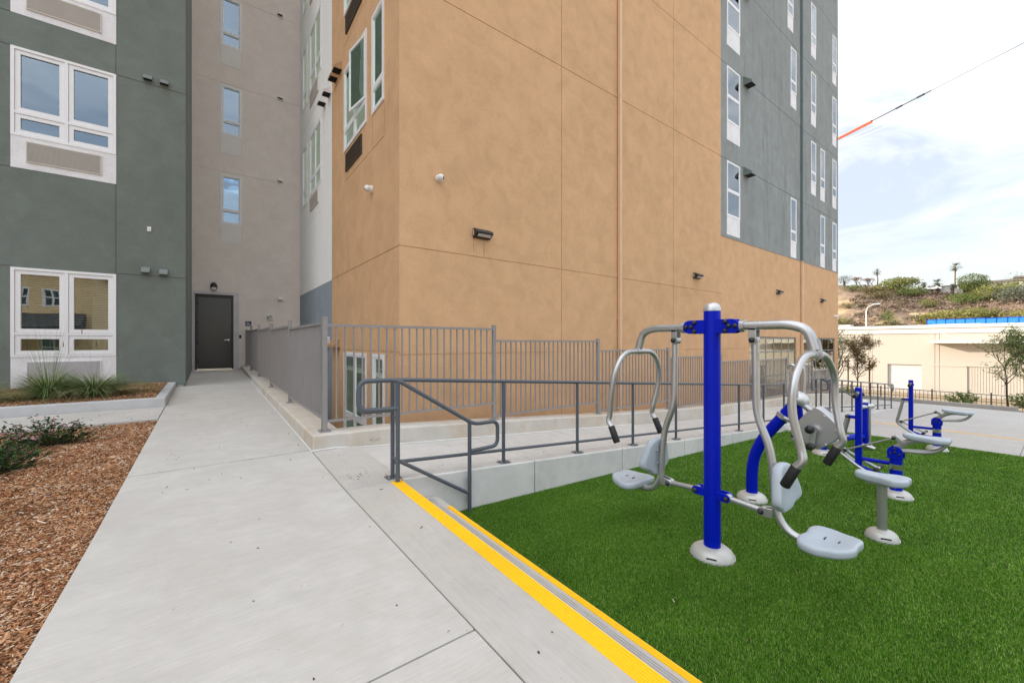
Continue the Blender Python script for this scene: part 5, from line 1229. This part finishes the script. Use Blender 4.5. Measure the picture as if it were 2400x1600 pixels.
rng = np.random.default_rng(8); mrock = concrete('pale_rock', (.42,.33,.21), .3)
for i, (x, y, w) in enumerate(((139.5,23.2,1.6),(140.5,21.6,2.0),(139,24.6,1.1),(151,20.8,2.2),(152.5,22.6,1.7),(146,29.5,2.0))):
    z = hill(x, y); bm = bmesh.new(); bmesh.ops.create_icosphere(bm, subdivisions=2, radius=1)
    for v_ in bm.verts: v_.co *= 1+.7*mnoise.noise(v_.co*1.9+Vector((i*5,0,0)))
    mb = MB(); bm.verts.ensure_lookup_table(); mb.add([(x+v_.co.x*w*.5, y+v_.co.y*w*.7, z-w*.12+v_.co.z*w*.45) for v_ in bm.verts], [tuple(q.index for q in f.verts) for f in bm.faces]); bm.free()
    tag(obj('rock', mb, mrock), ['', 'wide pale boulder among scrub at the slope foot', 'smallest pale boulder beside the green shrub', 'large sandstone outcrop in the mid slope', 'rounded sandstone outcrop in the mid slope', 'sandy outcrop on the dry part of the slope'][i] if i else 'pale boulder nearest the green shrub at the slope foot', 'rock', 'pale rocks on the slope')

# young trees by the far kerb
def young_tree(name, label, base, h, spread, nleaf, lsize, key, cols, seed, stakes=(), lean=0, lo=.25):
    r = random.Random(seed); B = Vector(base); t = thing(name, label, 'tree', base); mb = MB(); tips = []
    def grow(p, d, L_, rad, lev):
        e = p+d*L_; mid_ = (p+e)/2+Vector((r.uniform(-.06,.06), r.uniform(-.06,.06), r.uniform(-.02,.04)))*L_*2
        mb.tube([p, mid_, e], [rad, rad*.8, rad*.55], 6); tips.append((mid_, .5)); tips.append((e, 1))
        if lev <= 0: return
        for _ in range(r.choice((2, 3))): grow(e if r.random() < .6 else mid_, (d*.7+Vector((r.uniform(-1,1), r.uniform(-1,1), r.uniform(-.15,.8)))*spread).normalized(), L_*r.uniform(.6,.82), rad*.55, lev-1)
    p = B.copy(); d = Vector((lean*.3, lean, 1)).normalized(); rad = h*.0095
    e = p+d*h*.38; mb.tube([p-Vector((0,0,.2)), (p+e)/2+Vector((.02,.02,0)), e], [rad*1.25, rad, rad*.85], 8)
    for i in range(5): grow(B+d*h*(lo+.13*i*.38/.38*.5), (Vector((r.uniform(-1,1), r.uniform(-1,1), r.uniform(.25,1.1)))*spread+Vector((0,0,.45))).normalized(), h*.24, rad*.55, 2)
    grow(e, Vector((r.uniform(-.1,.1), r.uniform(-.1,.1), 1)).normalized(), h*.25, rad*.75, 3)
    obj('trunk', mb, M['bark'], t, smooth=True); q = MB()
    for _ in range(nleaf):
        c, k = r.choice(tips); c = c+Vector((r.gauss(0,.11), r.gauss(0,.11), r.gauss(-.02,.10)))*h*.30*.8; a = Vector((r.gauss(0,1), r.gauss(0,1), r.gauss(-.5,.7))).normalized(); f = a.orthogonal().normalized(); s = lsize*r.uniform(.7,1.35)
        q.add([c-a*s, c-a*s*.1+f*s*.22, c+a*s, c-a*s*.1-f*s*.22], [(0,1,2,3)])
    obj('crown', q, leafmat(key, *cols, tr=.5), t)
    for sx, sy in stakes:
        q = MB(); q.tube([(B.x+sx, B.y+sy, B.z-.1), (B.x+sx*1.02, B.y+sy*1.02, B.z+h*.62)], .028, 6); sk = obj('stake', q, M['stake'], t)
        q = MB(); q.tube([(B.x+sx, B.y+sy, B.z+h*.50), (B.x, B.y, B.z+h*.5)], .008, 4); obj('tie', q, M['rubber'], sk)
M['stake'] = paint('stake_wood', (.20,.085,.035), .8, var=.2)
young_tree('young_tree', 'young brown leaved tree tied between two wooden stakes behind the lower ramp', (24.6, 5.55, -1.05), 2.9, .45, 3000, .06, 'brown', ((.10,.062,.022),(.18,.125,.045),(.30,.22,.085)), 5, ((0,.36),(0,-.42)))
young_tree('young_tree', 'thin sparse young tree growing against the corner of the grey building', (26.3, 6.75, -1.4), 4.0, .6, 900, .075, 'pale', ((.15,.17,.07),(.27,.29,.13),(.42,.42,.22)), 9)
young_tree('young_tree', 'airy young tree with pale leaves over the end of the kerb', (25.0, 1.05, -1.05), 3.1, .95, 900, .075, 'pale', ((.15,.17,.07),(.27,.29,.13),(.42,.42,.22)), 14, (), .05)
young_tree('young_tree', 'greener fuller young tree past the end of the kerb', (24.6, .25, -1.05), 3.5, .8, 1500, .075, 'freshgreen', ((.08,.125,.03),(.15,.22,.06),(.25,.33,.11)), 23, (), .1)
def low_shrub(name, label, base, w, h, n, ls, key, cols, seed, flowers=None, stems=9):
    r = random.Random(seed); B = Vector(base); t = thing(name, label, 'shrub', base); mb = MB(); q = MB(); fl_ = MB()
    for s_ in range(stems):
        a = r.uniform(0, 6.28); rad = w/2*math.sqrt(r.uniform(.02, 1)); tip = B+Vector((math.cos(a)*rad, math.sin(a)*rad*.8, h*(1.0-.45*(rad/(w/2))**2)*r.uniform(.75,1.05)))
        md = (B+tip)/2+Vector((math.cos(a)*rad*.15, math.sin(a)*rad*.15, -h*.05)); mb.tube([B, md, tip], [.007, .005, .003], 5)
        for _ in range(n//stems):
            k = r.uniform(.25, 1.03); c = B.lerp(md, min(1, k*2)) if k < .5 else md.lerp(tip, (k-.5)*2); c = c+Vector((r.gauss(0,.035), r.gauss(0,.035), r.gauss(0,.025)))
            d = (Vector((math.cos(a+r.gauss(0,1)), math.sin(a+r.gauss(0,1)), r.uniform(-.1,.9)))).normalized(); f = d.cross(Vector((0,0,1))); f = f.normalized() if f.length > .1 else d.orthogonal().normalized(); u = f.cross(d)*.18; s = ls*r.uniform(.7,1.2)
            q.add([c, c+d*s*.5+f*s*.26+u*s, c+d*s, c+d*s*.5-f*s*.26+u*s], [(0,1,2),(0,2,3)])
        if flowers and r.random() < .8:
            for _ in range(flowers):
                c = tip+Vector((r.gauss(0,.028), r.gauss(0,.028), r.uniform(0,.04))); s = r.uniform(.005,.010); d = Vector((r.gauss(0,1), r.gauss(0,1), .7)).normalized(); f = d.orthogonal().normalized(); g_ = d.cross(f)
                for k5 in range(5): a5 = 6.28*k5/5; e1 = f*math.cos(a5)+g_*math.sin(a5); e2 = f*math.cos(a5+.6)+g_*math.sin(a5+.6); fl_.add([c, c+e1*s, c+(e1+e2)*s*.75+d*.002, c+e2*s], [(0,1,2,3)])
    obj('stem', mb, M['bark'], t); obj('foliage', q, leafmat(key, *cols, tr=.12), t)
    if flowers: obj('flower', fl_, island('pink_flower', [(0, (.35,.10,.08)), (.4, (.62,.30,.28)), (.75, (.75,.50,.55)), (1, (.85,.75,.78))], .6), t)
hc = ((.015,.042,.014),(.035,.085,.026),(.08,.15,.048))
low_shrub('hawthorn_shrub', 'low dark green shrub with pink buds near the side path', (-1.43, 6.78, bedz(-1.43,6.78)), .78, .30, 900, .048, 'hawthorn', hc, 2, 9, 26)
low_shrub('hawthorn_shrub', 'small sprawling shrub with a few pink flowers between the two dark green ones', (-1.72, 6.35, bedz(-1.72,6.35)), .62, .24, 420, .046, 'hawthorn', hc, 12, 14, 16)
low_shrub('hawthorn_shrub', 'low dark green shrub without flowers alone in the mulch', (-1.52, 5.72, bedz(-1.52,5.72)), .62, .27, 560, .05, 'hawthorn', hc, 6, None, 18)
low_shrub('low_shrub', 'low leafy shrub at the foot of the airy young tree', (25.2, 2.2, -1.05), 1.6, .55, 500, .11, 'freshgreen', GREENS['mid'], 31, None, 22)
low_shrub('low_shrub', 'green undergrowth shrub beside the end of the far kerb', (24.6, .55, -1.0), 1.3, .7, 500, .11, 'freshgreen', GREENS['mid'], 33, None, 22)
low_shrub('low_shrub', 'small green shrub by the last fence panel behind the ramp', (23.2, 5.6, -.95), 1.0, .7, 300, .10, 'freshgreen', GREENS['mid'], 35, None, 16)
def fountain_grass(label, base, h, w, n, seed, seeds=0, up=1.0):
    r = random.Random(seed); B = Vector(base); t = thing('fountain_grass', label, 'ornamental grass', base); q = MB(); sd = MB()
    for i in range(n):
        a = r.uniform(0, 6.28); st_ = i < seeds; L_ = h*(r.uniform(1.5,2.3) if st_ else r.uniform(.75,1.25)); out = w*(r.uniform(.25,.9) if st_ else r.uniform(.35,1.1))
        b0_ = B+Vector((math.cos(a)*r.uniform(0,.09), math.sin(a)*r.uniform(0,.09), -.02)); d = Vector((math.cos(a), math.sin(a), 0)); s_ = Vector((-math.sin(a), math.cos(a), 0)); pts = []
        for k in range(6):
            u = k/5; zz = L_*(u*1.05-(.25 if st_ else .86)*u**2.0*(out/w)); pts.append(b0_+d*out*u**1.2*(.52 if st_ else .72)+Vector((0,0,max(0,zz*up))))
        wd = .0016 if st_ else r.uniform(.0032,.0060); V_ = []
        for k, p in enumerate(pts): k_ = wd*(1-.85*(k/5)**1.5); V_ += [p-s_*k_, p+s_*k_]
        q.add(V_, [(2*k, 2*k+1, 2*k+3, 2*k+2) for k in range(5)])
        if st_ and r.random() < .04: sd.tube([pts[-1]-Vector((0,0,.10)), pts[-1]-Vector((0,0,.05)), pts[-1]+Vector((0,0,.02))], [.004,.008,.001], 6)
    obj('blades', q, island('grass_blade', [(0,(.07,.13,.035)),(.4,(.15,.24,.07)),(.74,(.26,.34,.13)),(.9,(.46,.44,.22)),(1,(.58,.49,.29))], .5, .3, .25), t)
    if sd.v: obj('seed_head', sd, paint('seed_head', (.33,.15,.12), .8), t)
fountain_grass('tall fountain grass tuft with thin seed stalks below the window grille', (-2.13, 10.1, plz(-2.13,10.1)), .62, 1.25, 950, 3, 75, 1.1)
fountain_grass('bushy arching fountain grass mound beside the taller tuft', (-1.60, 10.15, plz(-1.60,10.15)), .55, 1.5, 1500, 4, 14, .95)
fountain_grass('fountain grass tuft on the far side of the taller tuft, mostly out of sight', (-2.95, 10.0, plz(-2.95,10.0)), .5, 1.3, 700, 5, 10, .95)
rg = np.random.default_rng(2); tq = MB()
for _ in range(900):
    x = rg.uniform(-3.3, -1.35); y = rg.uniform(9.25, 11.3); a = rg.uniform(0, 6.28); l = rg.uniform(.04,.12); c = Vector((x, y, plz(x, y)+.012)); tq.obox(c, Vector((math.cos(a), math.sin(a), rg.normal()*.15))*l, Vector((-math.sin(a), math.cos(a), 0))*.0018, (0,0,.0008))
o = obj('dry_thatch', tq, island('thatch', [(0,(.30,.20,.09)),(.5,(.46,.34,.17)),(1,(.60,.50,.30))], .8)); o['kind'] = 'stuff'; o['label'] = 'dry straw coloured thatch around the fountain grasses'; o['category'] = 'thatch'

# overhead cables with an orange line cover
A0, B0 = Vector((58.65, 16.01, 25.05)), Vector((39.81, 0.14, 20.03)); ca = thing('overhead_cable', 'overhead cable in an orange ribbed cover, upper of the three', 'cable', tuple(A0))
def on(t_): return A0.lerp(B0, t_)
t0, t1, t2 = 0.0374, 0.3304, 0.6332
obj('wire', MB().tube([on(t2), on(1)], .019, 6), M['black'], ca); obj('sleeve', MB().tube([on(t1), on(t2)], .045, 8), paint('dark_sleeve', (.05,.025,.025), .6), ca)
q = MB(); q.tube([on(0), on(t1)], .10, 8)
q2 = MB()
for k in range(26):
    p = on(t0+(t1-t0)*k/25); q2.box(p.x-.07,p.x+.07,p.y-.05,p.y+.05,p.z-.19,p.z-.06)
lc = obj('line_cover', q, paint('cover_orange', (.62,.085,.02), .5), ca); obj('rib', q2, lc.data.materials[0], lc)
q = MB()
for tk in (0.5752, 0.4704): q.tube([on(tk), on(tk+.03)], .085, 8)
obj('clamp', q, M['knob'], ca)
for (a, b_, lab) in (((58.65, 16.01, 24.59), (39.81, 0.14, 18.82), 'thin overhead cable just under the orange covered one'), ((58.65, 16.01, 24.24), (39.81, 0.14, 18.29), 'thin overhead cable, lowest of the three')):
    tag(obj('overhead_cable', MB().tube([a, b_], .016, 5), M['grille']), lab, 'cable')
